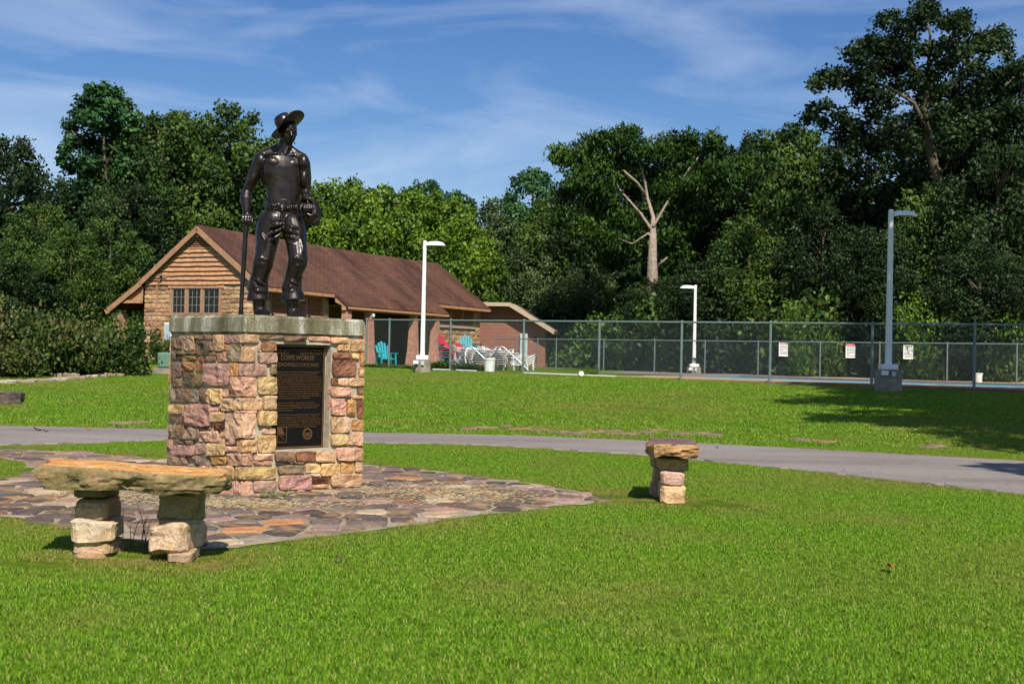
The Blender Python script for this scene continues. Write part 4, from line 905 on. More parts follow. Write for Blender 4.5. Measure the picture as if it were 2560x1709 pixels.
leg(lb, [('a', *lc(672, 500, 1010, 645), 7.9, 0.34, (0.25, 0.22, 0.12), 0, 1, 0.02), ('b', *lc(690, 628, 1005, 850), 7.89, 0.34, (0.5, 0.36, 0.22), -3, 2, 0.0), ('c', *lc(615, 830, 1040, 1050), 7.84, 0.4, (0.62, 0.52, 0.38), 10, 3, 0.0),
         ('d', *lc(655, 1040, 1030, 1150), 7.86, 0.36, (0.55, 0.38, 0.24), 4, 4, 0.02), ('e', *lc(670, 1130, 1020, 1235), 7.85, 0.36, (0.48, 0.3, 0.2), -4, 5, 0.0)])
leg(lb, [('a', *lc(1445, 555, 1840, 850), 7.84, 0.34, (0.38, 0.31, 0.16), 3, 11, 0.02), ('c', *lc(1415, 880, 1775, 1170), 7.72, 0.42, (0.66, 0.48, 0.34), -6, 13, -0.03), ('m', *lc(1480, 835, 1800, 895), 7.8, 0.34, (0.5, 0.42, 0.25), 0, 16, 0.0),
         ('e', *lc(1560, 1150, 1790, 1240), 7.72, 0.3, (0.45, 0.32, 0.22), 0, 15, 0.0)])
rbn = thing('stone_bench', 'stone bench seen end-on on the lawn right of the paving, dark slab on pink blocks', 'bench', (1.4, 11.6, 0))
CS = lambda x, y: (1540 + x / 6.532, 1060 + y / 6.532)
def lr(x0, y0, x1, y1): a = CS(x0, y0); c_ = CS(x1, y1); return a[0], c_[0], a[1], c_[1]
qa_, qb_ = P(*CS(610, 400), 11.4), P(*CS(1370, 400), 11.4); sk = -0.16
z1_ = P(*CS(900, 352), 11.4).z; z0_ = P(*CS(900, 552), 11.4).z
slab2 = bench_slab(rbn, [(qa_.x, 11.4), (qb_.x, 11.42), (qb_.x + 0.03, 11.85), (1.84, 12.4), (1.40, 12.42), (qa_.x - 0.02, 11.85), (qa_.x - 0.05, 11.55)], z0_, lambda x, y: z1_ + 0.01, (0.9, 0.8, 0.78), 'seat_slab', 8, M['bench'])
m2 = M['bench'].copy(); m2.name = 'dark_topped_slab'; slab2.data.materials[0] = m2
for nd in m2.node_tree.nodes:
    if nd.type == 'VALTORGB' and len(nd.color_ramp.elements) == 4 and nd.color_ramp.elements[3].color[2] > 0.4:
        for e_, c_ in zip(nd.color_ramp.elements, ((0.12, 0.07, 0.06), (0.17, 0.11, 0.1), (0.24, 0.17, 0.15), (0.36, 0.28, 0.25))): e_.color = (*c_, 1)
    elif nd.type == 'VALTORGB' and len(nd.color_ramp.elements) == 4:
        for e_, c_ in zip(nd.color_ramp.elements, ((0.22, 0.1, 0.05), (0.45, 0.3, 0.13), (0.6, 0.45, 0.24), (0.65, 0.52, 0.34))): e_.color = (*c_, 1)
leg(rbn, [('a', *lr(690, 545, 1210, 765), 11.6, 0.3, (0.42, 0.33, 0.15), 4, 21, 0.0), ('b', *lr(765, 775, 1150, 995), 11.5, 0.3, (0.6, 0.38, 0.32), -4, 22, 0.03), ('c', *lr(725, 985, 1150, 1350), 11.5, 0.3, (0.68, 0.45, 0.26), 3, 23, 0.0)])
a, d_ = P(*CS(700, 560), 12.2), 0
for z_, hh, w, c_, s_ in ((0.06, 0.16, 0.22, (0.4, 0.28, 0.2), 31), (0.2, 0.15, 0.2, (0.5, 0.34, 0.26), 32), (0.34, 0.14, 0.24, (0.42, 0.33, 0.18), 33)):
    rock(rbn, 'leg_stone', V((1.50 - 1.4, 12.15 - 11.6, z_)), (w, 0.28, hh), c_, s_, 0.16)
# ------------------------------------------------------------------ bathhouse: local x runs along its length (away), y across to the left, z up
BX, BY = -10.0, 48.3; BZ = h(BX, BY) + 0.0; BZ = 0.82
BA = math.atan2(0.907, 0.42); bld = thing('stone_bathhouse', 'long stone bathhouse with brown shingle roof, boarded gable and open porch behind the monument', 'building', (BX, BY, BZ), BA)
BL, BW = 19.7, 5.55; RID = 5.42; SL = 0.766; EV = 0.45
BMi = (Matrix.Translation((BX, BY, BZ)) @ Matrix.Rotation(BA, 4, 'Z')).inverted()
def roof_z(y):                                        # underside line of the main roof
    if y > 5.6: return RID - SL * (5.6 - BW / 2) - (y - 5.6) * 0.66
    return RID - SL * abs(y - BW / 2)
XA, XB = 5.1, 13.8                                    # porch along the pool side
wall_t = 0.3
wl = MB(); WH = 2.92
def gable_poly(yl=0.0, yr=BW): return [(yl, 0), (yr, 0), (yr, roof_z(yr) - 0.05), (BW / 2, RID - 0.05), (yl, roof_z(yl) - 0.05)]
def gwall(mb, x0, x1):
    p = gable_poly(); n = len(p); vs = [(x0, a, z - (0.4 if z == 0 else 0)) for a, z in p] + [(x1, a, z - (0.4 if z == 0 else 0)) for a, z in p]
    mb.add(vs, [tuple(range(n)), tuple(reversed(range(n, 2 * n)))] + [((i + 1) % n, i, n + i, n + (i + 1) % n) for i in range(n)])
wy0, wy1, wz0, wz1 = 1.78, 4.13, 1.95, 2.93           # gable windows
# end wall built round the window opening
for (a, b_, c_, d_) in ((0, wy0, -0.4, 3.1), (wy1, BW, -0.4, 3.1), (wy0, wy1, -0.4, wz0), (wy0, wy1, wz1, 3.1)): wl.b2((0.02, a + 0.001, c_), (wall_t, b_ - 0.001, d_))
p = [(0.0, 3.101), (BW, 3.101), (BW, roof_z(BW) - 0.06), (BW / 2, RID - 0.06), (0, roof_z(0) - 0.06)]; n = 5
wl.add([(0.03, a, z) for a, z in p] + [(wall_t, a, z) for a, z in p], [tuple(range(n)), tuple(reversed(range(n, 2 * n)))] + [((i + 1) % n, i, n + i, n + (i + 1) % n) for i in range(n)])
gwall(wl, BL - wall_t, BL - 0.02)
lz0, lz1 = 1.98, 2.86
l1, l2 = (0.9, 4.65), (15.1, 18.9)
for (xa, xb) in ((0.301, XA), (XB, BL - 0.301)):
    lo, hi = (l1 if xa < 5 else l2); zt_ = roof_z(0) - 0.08
    wl.b2((xa, 0.02, -0.4), (xb, wall_t, lz0)); wl.b2((xa, 0.02, lz1), (xb, wall_t, zt_)); wl.b2((xa, 0.02, lz0 + 0.001), (lo, wall_t, lz1 - 0.001)); wl.b2((hi, 0.02, lz0 + 0.001), (xb, wall_t, lz1 - 0.001))
wl.b2((0.301, BW - wall_t, -0.4), (BL - 0.301, BW - 0.02, 3.0))
wl.build('wall', M['mortar'], bld)
for bx_ in (((XA, 2.2, -0.2), (XB, 2.35, 3.4)), ((XA - 0.12, 0.31, -0.2), (XA, 2.2, 3.4)), ((XB, 0.31, -0.2), (XB + 0.12, 2.2, 3.4)),): pw = MB(); pw.b2(*bx_); pw.build('porch_wall', M['brown_wall'], bld)
fl_ = MB(); fl_.b2((XA - 0.2, -1.15, -0.5), (XB + 0.2, 2.2, -0.04)); fl_.build('porch_floor', M['concrete'], bld)
for bx_ in (((7.2, 2.12, 0), (8.2, 2.18, 2.1)), ((10.2, 2.12, 0), (11.4, 2.18, 2.1)),): dr = MB(); dr.b2(*bx_); dr.build('door', M['dark'], bld)
cl = MB(); cl.b2((XA, -0.9, 2.5), (XB, 2.2, 2.53)); cl.build('porch_ceiling', M['brown_wall'], bld)
STC = [(0.5, 0.3, 0.18), (0.55, 0.36, 0.2), (0.46, 0.25, 0.16), (0.6, 0.42, 0.26), (0.52, 0.33, 0.22), (0.38, 0.22, 0.15), (0.57, 0.36, 0.21)]
# stones: gable end (X=0 plane, outward -x)
rr = random.Random(4)
courses(bld, 'stone', 0.0, BW, 0.02, 3.08, V((0.02, 0, 0)), V((0, 1, 0)), V((-1, 0, 0)), (0.13, 0.22), (0.28, 0.75), 0.05, 3, M['wall_stone'], STC, holes=((wy0 - 0.12, wy1 + 0.12, wz0 - 0.1, wz1 + 0.16),), rnd=rr, freq=4.0, jag=0.012, gap=0.025)
courses(bld, 'stone', XB + 0.15, BL, 0.02, 3.1, V((0, 0.02, 0)), V((1, 0, 0)), V((0, -1, 0)), (0.14, 0.26), (0.35, 0.9), 0.05, 2, M['wall_stone'], STC, holes=((l2[0] - 0.12, l2[1] + 0.12, lz0 - 0.12, lz1 + 0.1),), rnd=rr, freq=4.0, jag=0.012, gap=0.025)
courses(bld, 'stone', l1[1] + 0.1, XA, 0.02, 3.1, V((0, 0.02, 0)), V((1, 0, 0)), V((0, -1, 0)), (0.15, 0.26), (0.4, 0.6), 0.05, 2, M['wall_stone'], STC, rnd=rr, freq=4.0, jag=0.012, gap=0.025)
REST = courses(bld, 'stone', 0.0, l1[1] + 0.1, 0.0, 3.1, V((0, 0.02, 0)), V((1, 0, 0)), V((0, -1, 0)), (0.15, 0.26), (0.4, 0.9), 0.05, 2, M['wall_stone'], STC, holes=((l1[0] - 0.12, l1[1] + 0.12, lz0 - 0.1, lz1 + 0.1),), rnd=rr, freq=4.0, jag=0.012, gap=0.025, only=lambda u, v: False)
q = MB()
for o in REST:
    q.add([tuple(v.co) for v in o.data.vertices], [tuple(p.vertices) for p in o.data.polygons]); bpy.data.objects.remove(o)
q.build('stone_remainder', M['wall_stone'], bld, color=(0.5, 0.32, 0.19))['kind'] = 'stuff'
# weatherboards with a wavy lower edge
z = 3.1; k = 0
while z < 4.42:
    ya = BW / 2 - (RID - z - 0.25) / SL; yb = BW - ya; n = 14; vs = []; hb = 0.185; z2 = z + hb + 0.012; ya2 = BW / 2 - (RID - z2 - 0.25) / SL
    ya = max(ya, 0.0); yb = BW - ya; yb2 = BW - max(ya2, 0.0); ya2 = max(ya2, 0.0)
    for i in range(n + 1):
        f = i / n; y = ya + (yb - ya) * f; y2 = ya2 + (yb2 - ya2) * f; w = noise.noise(V((y * 2.3, z * 5, 1))) * 0.028
        vs += [(-0.085, y, z + w), (-0.045, y, z + w), (-0.012, y2, z2), (0.012, y2, z2)]
    fs = []
    for i in range(n): a = i * 4; b_ = a + 4; fs += [(a, b_, b_ + 2, a + 2), (a, a + 1, b_ + 1, b_), (a + 1, a + 3, b_ + 3, b_ + 1)]
    MB().add(vs, [tuple(reversed(f)) for f in fs]).build('board', M['wood'], bld); z += hb; k += 1
hd = MB(); hd.b2((-0.05, wy0 - 0.25, wz1 + 0.03), (0.02, wy1 + 0.2, wz1 + 0.17)); hd.build('window_head', M['wood'], bld)
# gable vent
vt_ = MB(); zb = z + 0.02; yv = BW / 2 - (RID - zb - 0.28) / SL
vt_.add([(0.0, yv, zb), (0.0, BW - yv, zb), (0.0, BW / 2, RID - 0.3)], [(0, 2, 1)]); vt_ = vt_.build('gable_vent', M['dark'], bld)
tb = MB(); tb.b2((-0.06, yv - 0.05, zb - 0.07), (-0.0, BW - yv + 0.05, zb - 0.01)); tb.build('vent_sill', M['wood'], vt_)
zz = zb + 0.02
while zz < RID - 0.42:
    ya = BW / 2 - (RID - zz - 0.32) / SL; s_ = MB(); s_.box((-0.02, BW / 2, zz + 0.02), (0.05, BW - 2 * ya, 0.028), Matrix.Rotation(0.5, 3, 'Y')); s_.build('slat', M['louver'], vt_); zz += 0.085
# gable windows
wd = (wy1 - wy0) / 3
for i in range(3):
    ya = wy0 + i * wd + (0.13 if i else 0.0); yb = wy0 + (i + 1) * wd
    f = MB(); t_ = 0.034
    for q in (((0.0, ya, wz0), (0.07, ya + t_, wz1)), ((0.0, yb - t_, wz0), (0.07, yb, wz1)), ((0.0, ya + t_, wz0), (0.07, yb - t_, wz0 + t_)), ((0.0, ya + t_, wz1 - t_), (0.07, yb - t_, wz1))): f.b2(*q)
    fo = f.build('window', M['sash'], bld); g = MB(); g.b2((0.03, ya + t_, wz0 + t_), (0.04, yb - t_, wz1 - t_)); g.build('pane', M['glass'], fo)
    for kx in (1, 2): mu = MB(); yy = ya + (yb - ya) * kx / 3; mu.b2((0.012, yy - 0.008, wz0 + t_), (0.028, yy + 0.008, wz1 - t_)); mu.build('muntin', M['sash'], fo)
    for kz in (1, 2): mu = MB(); z_ = wz0 + (wz1 - wz0) * kz / 3; mu.b2((0.008, ya + t_, z_ - 0.008), (0.026, yb - t_, z_ + 0.008)); mu.build('muntin', M['sash'], fo)
    if i: mb = MB(); mb.b2((-0.03, ya - 0.13, wz0), (0.09, ya, wz1)); mb.build('mullion', M['wood_pale'], bld)
for nm_c, bx_ in (('window_casing', ((-0.03, wy0 - 0.12, wz0 - 0.02), (0.09, wy0, wz1 + 0.02))), ('window_casing', ((-0.03, wy1, wz0 - 0.02), (0.09, wy1 + 0.12, wz1 + 0.02))), ('window_sill', ((-0.06, wy0 - 0.12, wz0 - 0.1), (0.05, wy1 + 0.12, wz0 - 0.021)))): mb = MB(); mb.b2(*bx_); mb.build(nm_c, M['wood_pale'], bld)
bk = MB(); bk.b2((0.31, 0.4, 1.8), (0.33, BW - 0.4, 3.1)); bk.b2((0.5, 0.31, 1.8), (XA - 0.2, 0.33, 3.0)); bk.b2((XB + 0.2, 0.31, 1.8), (BL - 0.5, 0.33, 3.0)); bk.build('dark_interior', M['dark'], bld)
# louvred openings on the pool side
for (xa, xb) in (l1, l2):
    n = 3; w = (xb - xa) / n
    for i in range(n):
        a, b_ = xa + i * w, xa + (i + 1) * w; f = MB(); t_ = 0.05
        f.b2((a, -0.03, lz0), (a + t_, 0.1, lz1)); f.b2((b_ - t_, -0.03, lz0), (b_ - 0.001, 0.1, lz1)); f.b2((a + t_, -0.03, lz0), (b_ - t_, 0.1, lz0 + t_)); f.b2((a + t_, -0.03, lz1 - t_), (b_ - t_, 0.1, lz1)); f.b2((a + t_, 0.101, lz0), (b_ - t_, 0.12, lz1))
        f.f[-6:] = []
        lo_ = f.build('louver', M['louver'], bld); dk = MB(); dk.b2((a + t_, 0.1, lz0 + t_), (b_ - t_, 0.12, lz1 - t_)); dk.build('backing', M['dark'], lo_)
        for kz in range(9):
            z_ = lz0 + 0.09 + kz * (lz1 - lz0 - 0.16) / 8; s_ = MB(); s_.box(((a + b_) / 2, 0.02, z_), (b_ - a - 2 * t_, 0.09, 0.022), Matrix.Rotation(-0.55, 3, 'X')); s_.build('slat', M['louver'], lo_)
for bx_ in (((l2[0] - 0.15, -0.1, lz0 - 0.09), (l2[1] + 0.15, 0.0, lz0 - 0.005)), ((l1[0] - 0.1, -0.1, lz0 - 0.09), (l1[1] + 0.1, 0.0, lz0 - 0.005)),): sl_ = MB(); sl_.b2(*bx_); sl_.build('stone_sill', M['mortar'], bld)
# timber at eaves
for bx_ in (((0.0, -0.06, 2.9), (XA - 0.02, -0.0, 3.08)), ((XB + 0.02, -0.06, 2.88), (BL, 0.0, 3.06)), ((XA - 0.2, -0.98, 2.31), (XB + 0.2, -0.78, 2.48)),): bm_ = MB(); bm_.b2(*bx_); bm_.build('beam', M['wood'], bld)
# roof: shingled slabs with a slight sag at the ridge
OX = 0.22; TH = 0.07
def roof_sheet(name, prof, x0, x1, mat, n=24, th=TH, parent=bld, sg=0.07):
    """prof = list of (y, z) down the slope; outer face is shingled; UV in metres"""
    vs = []; fs = []; uv = []
    L_ = [0]
    for a, b_ in zip(prof, prof[1:]): L_.append(L_[-1] + math.hypot(b_[0] - a[0], b_[1] - a[1]))
    m_ = len(prof)
    for i in range(n + 1):
        x = x0 + (x1 - x0) * i / n
        for k, (y, z) in enumerate(prof):
            sag = -sg * math.sin(PI * (x + 0.5) / (BL + 1)) * (1 - L_[k] / L_[-1]) + noise.noise(V((x * 0.5, y, 2))) * 0.03
            vs.append((x, y, z + sag)); uv.append((x, L_[k]))
    o_ = len(vs)
    for v in vs[:o_]: vs.append((v[0], v[1], v[2] - th))
    s = 1 if prof[-1][0] < prof[0][0] else -1
    for i in range(n):
        for k in range(m_ - 1):
            a, b_, c_, d_ = i * m_ + k, (i + 1) * m_ + k, (i + 1) * m_ + k + 1, i * m_ + k + 1; f = (a, d_, c_, b_) if s > 0 else (a, b_, c_, d_); fs.append(f); fs.append(tuple(reversed([q + o_ for q in f])))
        for k in (0, m_ - 1): a, b_ = i * m_ + k, (i + 1) * m_ + k; fs.append((a, b_, b_ + o_, a + o_))
    for i in (0, n):
        for k in range(m_ - 1): a, b_ = i * m_ + k, i * m_ + k + 1; fs.append((a, b_, b_ + o_, a + o_))
    me = bpy.data.meshes.new(name); me.from_pydata(vs, [], fs); me.materials.append(mat); ul = me.uv_layers.new(name='UVMap'); uv = uv + uv
    for lp in me.loops: ul.data[lp.index].uv = uv[lp.vertex_index]
    bm = bmesh.new(); bm.from_mesh(me); bmesh.ops.recalc_face_normals(bm, faces=bm.faces[:]); bm.to_mesh(me); bm.free()
    o = bpy.data.objects.new(name, me); put(o, parent); return o
rz2 = lambda y: roof_z(y) + 0.06
roof = roof_sheet('roof', [(BW / 2, RID + 0.06), (1.4, rz2(1.4)), (0, rz2(0)), (-EV, rz2(-EV))], -OX, BL + 0.3, M['shingle'])
roof_sheet('roof_slope', [(BW / 2, RID + 0.055), (4.2, rz2(4.2)), (5.6, rz2(5.6)), (7.35, roof_z(7.35) + 0.055)], -OX, BL + 0.3, M['shingle'], parent=roof)
# porch extension: same plane carried further out
vs = [];
roof_sheet('porch_roof', [(-EV - 0.001, rz2(-EV) + 0.004), (-1.12, rz2(-1.12) + 0.004)], XA - 0.25, XB + 0.2, M['shingle'], n=24, parent=roof, sg=0)
# rake boards at the near gable and fascias
for (a, b_) in (((BW / 2 + 0.04, RID + 0.0), (-EV - 0.02, roof_z(-EV) + 0.02)), ((BW / 2 - 0.04, RID + 0.0), (5.62, roof_z(5.6) - 0.02)), ((5.58, roof_z(5.6) - 0.03), (7.38, roof_z(7.35) - 0.03))):
    rk = MB(); rk.beam((-OX - 0.03, a[0], a[1] - 0.1), (-OX - 0.03, b_[0], b_[1] - 0.1), 0.2, 0.045, (1, 0, 0)); rk.build('rake_board', M['wood_pale'], bld)
for bx_ in (((-OX, -EV - 0.03, roof_z(-EV) - 0.11), (XA - 0.28, -EV - 0.002, roof_z(-EV) + 0.02)), ((XB + 0.22, -EV - 0.03, roof_z(-EV) - 0.11), (BL + 0.28, -EV - 0.002, roof_z(-EV) + 0.02)), ((XA - 0.22, -1.15, roof_z(-1.12) - 0.08), (XB + 0.18, -1.122, roof_z(-1.12) + 0.02)),): fa = MB(); fa.b2(*bx_); fa.build('fascia', M['wood'], bld)
# soffits keep the eaves closed
for bx_ in (((-OX + 0.02, -EV, roof_z(-EV) - 0.1), (XA - 0.2, -0.062, roof_z(-EV) - 0.08)), ((XB + 0.2, -EV, roof_z(-EV) - 0.1), (BL + 0.2, -0.062, roof_z(-EV) - 0.08)),): so_ = MB(); so_.b2(*bx_); so_.build('soffit', M['wood'], bld)
pg = [(-EV, roof_z(-EV)), (-1.12, roof_z(-1.12)), (-1.12, roof_z(-1.12) - 0.07), (-EV, roof_z(-EV) - 0.3)]
for xx in (XA - 0.2, XB + 0.12): ga = MB(); ga.add([(xx, a, z) for a, z in pg] + [(xx + 0.05, a, z) for a, z in pg], [(0, 1, 2, 3), (7, 6, 5, 4), (0, 4, 5, 1), (1, 5, 6, 2), (2, 6, 7, 3), (3, 7, 4, 0)]); ga.build('porch_gusset', M['wood'], bld)
# flared porch posts
for x in (XA + 0.05, 6.97, 10.92, 13.04):
    po = MB(); vs = []
    for z_, w in ((-0.1, 0.27), (0.55, 0.215), (0.62, 0.2), (1.6, 0.165), (2.31, 0.15)):
        for sx, sy in ((-1, -1), (1, -1), (1, 1), (-1, 1)): vs.append((x + sx * w, -0.88 + sy * w, z_))
    po.add(vs, [(3, 2, 1, 0), (16, 17, 18, 19)] + [(k * 4 + i, k * 4 + (i + 1) % 4, k * 4 + 4 + (i + 1) % 4, k * 4 + 4 + i) for k in range(4) for i in range(4)]); po.build('post', M['post_stucco'], bld)
po = MB(); vs = []
for z_, w in ((-0.4, 0.24), (1.5, 0.2), (1.95, 0.2)):
    for sx, sy in ((-1, -1), (1, -1), (1, 1), (-1, 1)): vs.append((0.2 + sx * w, 7.0 + sy * w, z_))
po.add(vs, [(3, 2, 1, 0), (8, 9, 10, 11)] + [(k * 4 + i, k * 4 + (i + 1) % 4, k * 4 + 4 + (i + 1) % 4, k * 4 + 4 + i) for k in range(2) for i in range(4)]); po.build('post', M['post_stucco'], bld)
lt = MB(); lt.b2((-0.2, BW + 0.02, 2.35), (-0.1, 6.6, 2.47)); lt.add([(-0.1, BW, 2.45), (-0.1, 6.55, 2.45), (-0.1, BW, 3.05)], [(0, 1, 2)]); lt.build('lean_to_infill', M['wood'], bld)
bw = MB(); bw.b2((5, BW + 0.02, -0.4), (5.2, 7.2, 2.4)); bw.build('lean_to_shade_panel', M['dark'], bld)  # near-black panel stands in for the shade under the open lean-to
fan = thing('ceiling_fan', 'dark ceiling fan hanging under the porch roof between the posts', 'fan', (BMi.inverted() @ V((8.9, -0.2, 2.49))), BA)
q = MB(); q.tube([(0, 0, 0), (0, 0, -0.2)], 0.02); q.ell((0, 0, -0.24), (0.11, 0.11, 0.06)); q.build('motor', M['black'], fan)
for i in range(5):
    a = 2 * PI * i / 5 + 0.3; q = MB(); q.beam(V((0.1 * math.cos(a), 0.1 * math.sin(a), -0.24)), V((0.62 * math.cos(a), 0.62 * math.sin(a), -0.24)), 0.11, 0.012); q.build('blade', M['black'], fan)
wlp = thing('porch_light', 'round globe light on the second porch post', 'light', BMi.inverted() @ V((6.97, -1.06, 2.15)), BA); q = MB(); q.ell((0, -0.04, 0), (0.08, 0.06, 0.09)); q.build('globe', M['white_paint'], wlp); q = MB(); q.box((0, 0.02, 0), (0.13, 0.03, 0.16)); q.build('base', M['wood'], wlp)
# conduit and electric boxes on the gable wall
cd = thing('conduit', 'brown service conduit with junction boxes running up the gable wall', 'conduit', BMi.inverted() @ V((-0.09, 4.85, 0)), BA)
q = MB(); q.tube([(0, 0, -0.1), (0, 0, 3.1), (0, -0.06, 3.2), (0, -0.16, 3.26)], 0.028, 8); q.build('pipe', M['wood_pale'], cd); q = MB(); q.box((0, -0.02, 1.12), (0.12, 0.4, 0.13)); q.build('meter_box', simple('rust_box', (0.16, 0.06, 0.04), 0.7), cd)
q = MB(); q.box((0.0, -0.2, 3.45), (0.04, 0.55, 0.16)); q.build('mounting_board', M['wood_pale'], cd); q = MB(); q.tube([(-0.03, -0.26, 3.45), (-0.12, -0.26, 3.42)], [0.03, 0.055], 8); q.build('horn', M['black'], cd)
eb_ = thing('breaker_box', 'pale grey electrical panel on the gable wall beside the conduit', 'electrical panel', BMi.inverted() @ V((-0.08, 4.2, 0.85)), BA); q = MB(); q.box((0, 0, 0.35), (0.12, 0.38, 0.72)); q.build('cabinet', M['lamp_white'], eb_, bevel=0.01); q = MB(); q.box((-0.065, 0, 0.35), (0.012, 0.32, 0.62)); q.build('door', simple('panel_grey', (0.42, 0.5, 0.52), 0.5), eb_)

# ------------------------------------------------------------------ split-block pump house behind
pa, pb_ = P(1205, 900, 68.0), P(1362, 926, 67.6); pz = 0.6
ph = thing('block_pump_house', 'pink split-block pump house with tan roof edge behind the stone bathhouse', 'building', (pa.x, 68.0, pz), math.atan2(67.6 - 68.0, pb_.x - pa.x))
pl = math.hypot(pb_.x - pa.x, 0.4); topz = P(1205, 765, 68).z - pz; kx = (P(1277, 752, 67.8).x - pa.x); zk = P(1277, 764, 67.8).z - pz; ze = P(1372, 826, 67.0).z - pz
prof = [(-1.5, 0), (pl, 0), (pl, ze + 0.3), (kx, zk), (-1.5, zk)]
vs = [(x, 0.0, z - (0.5 if z == 0 else 0)) for x, z in prof] + [(x, 5.0, z - (0.5 if z == 0 else 0)) for x, z in prof]; n = 5
me = bpy.data.meshes.new('wall'); me.from_pydata(vs, [], [tuple(range(n)), tuple(reversed(range(n, 2 * n)))] + [((i + 1) % n, i, n + i, n + (i + 1) % n) for i in range(n)]); me.materials.append(M['block'])
ul = me.uv_layers.new(name='UVMap')
for lp in me.loops: v = me.vertices[lp.vertex_index].co; ul.data[lp.index].uv = (v.x + v.y, v.z)
put(bpy.data.objects.new('wall', me), ph)
rf = MB(); rp = [(-1.8, zk + 0.14), (kx + 0.05, zk + 0.14), (pl + 0.55, ze + 0.0), (pl + 0.5, ze - 0.2), (kx, zk - 0.06), (-1.8, zk - 0.06)]; n = 6
rf.add([(x, -0.75, z) for x, z in rp] + [(x, 5.4, z) for x, z in rp], [tuple(range(n)), tuple(reversed(range(n, 2 * n)))] + [((i + 1) % n, i, n + i, n + (i + 1) % n) for i in range(n)]); rf.build('roof', M['fascia'], ph)
for zz in (P(1340, 843, 66.2).z - pz, P(1340, 895, 66.2).z - pz):
    for kk in (0, 0.17): q = MB(); q.box((pl - 0.55, -0.012, zz - kk), (0.16, 0.03, 0.1)); q.build('vent_hole', M['dark'], ph)
q = MB(); q.box((P(1311, 870, 66.6).x - pa.x, -0.1, 1.35), (0.42, 0.16, 1.25)); q.build('electric_cabinet', simple('pale_cabinet', (0.45, 0.52, 0.52), 0.5), ph, bevel=0.01)

# ------------------------------------------------------------------ chain link fences
def cfence(name, label, pts, zs, hgt, pr, wires=True, posts=None, rail2=False, pitch=0.075, wr=0.0022):
    t = thing(name, label, 'fence', (pts[0][0], pts[0][1], zs[0]), 0); O = V(t.location); P3 = [V((p[0], p[1], z)) - O for p, z in zip(pts, zs)]
    for i, p in enumerate(P3):
        q = MB(); q.tube([p + V((0, 0, -0.3)), p + V((0, 0, hgt - 0.03))], pr, 8); q.ell(p + V((0, 0, hgt - 0.02)), (pr * 1.25, pr * 1.25, pr * 1.3), None, 8, 5); q.build('post', M['grey_metal'], t)
    for a, b_ in zip(P3, P3[1:]):
        q = MB(); q.tube([a + V((0, 0, hgt - 0.035)), b_ + V((0, 0, hgt - 0.035))], pr * 0.72, 6); q.build('top_rail', M['grey_metal'], t)
        if rail2: q = MB(); q.tube([a + V((0, 0, hgt * 0.45)), b_ + V((0, 0, hgt * 0.45))], pr * 0.6, 6); q.build('mid_rail', M['grey_metal'], t)
    w = MB(); hh = hgt - 0.02
    for a, b_ in zip(P3, P3[1:]):
        d = b_ - a; L_ = V((d.x, d.y, 0)).length; n = int(L_ / pitch) + 1
        for sgn in (1, -1):
            for k in range(-int(hh / pitch) - 1, n + int(hh / pitch) + 1):
                s0 = k * pitch; s1 = s0 + sgn * hh * 0.92
                t0, t1 = 0.0, 1.0
                if sgn > 0: t0 = max(0, -s0 / (s1 - s0)); t1 = min(1, (L_ - s0) / (s1 - s0))
                else: t0 = max(0, (L_ - s0) / (s1 - s0)); t1 = min(1, -s0 / (s1 - s0))
                if t1 <= t0: continue
                def pt(t_): s_ = s0 + (s1 - s0) * t_; q = a + d * (s_ / L_); q = q.copy(); q.z += 0.03 + hh * t_; return q + V((0, 0.0, 0))
                w.tube([pt(t0), pt(t1)], wr, 3, cap=False)
    o = w.build('wire_mesh', M['grey_metal'], t); o['kind'] = 'stuff'; return t
FPX_ = [915, 972, 1125, 1308, 1497, 1703, 1925, 2180, 2436, 2720]
fp = []
for px in FPX_:
    r = ray(px, 900); k = r.x / r.y; Y = 43.5 / (1 + 0.748 * k); fp.append((k * Y, Y))
fence1 = cfence('chain_link_fence', 'tall chain-link fence with galvanised posts between the lawn and the pool', fp, [h(*p) - 0.02 for p in fp], 1.86, 0.042, wr=0.0019)
# back fence
bp_ = []; bzs = []
for px in (1236, 1290, 1343, 1390, 1509, 1636, 1762, 1895, 2050, 2199, 2368, 2542, 2730):
    f_ = (px - 1236) / 1324; Y = 62 / (1 + f_ * 0.33); r = ray(px, 900); bp_.append((r.x / r.y * Y, Y)); bzs.append(0.72)
fence2 = cfence('chain_link_fence', 'lower chain-link fence with warning signs along the far side of the pool', bp_, bzs, 1.5, 0.032, pitch=0.085, wr=0.002)
# sandy deck, pool, coping: strips parallel to the fence
uF = V((0.8008, -0.5989, 0)); nF = V((0.5989, 0.8008, 0)); A0 = V((0, 43.5, 0))
def fs_(s, w, z): p = A0 + uF * s + nF * w; p.z = z; return p
def strip(name, s0, s1, w0, w1, z0, z1, mat, label, parent=None):
    q = MB(); a, b_, c_, d_ = fs_(s0, w0, z0), fs_(s1, w0, z0), fs_(s1, w1, z0), fs_(s0, w1, z0); u = V((0, 0, z1 - z0))
    q.add([a, b_, c_, d_, a + u, b_ + u, c_ + u, d_ + u], [(3, 2, 1, 0), (4, 5, 6, 7), (0, 1, 5, 4), (1, 2, 6, 5), (2, 3, 7, 6), (3, 0, 4, 7)]); o = q.build(name, mat, parent)
    if label: tag(o, label, kind='structure')
    return o
DZ = 0.74
strip('deck', -6.5, 45, 0.12, 3.4, 0.3, DZ, M['deck'], 'sandy concrete deck between the fence and the pool')
strip('path', -6.5, 45, -0.16, 0.12, 0.3, DZ - 0.03, M['coping'], 'brick edging course at the foot of the fence')
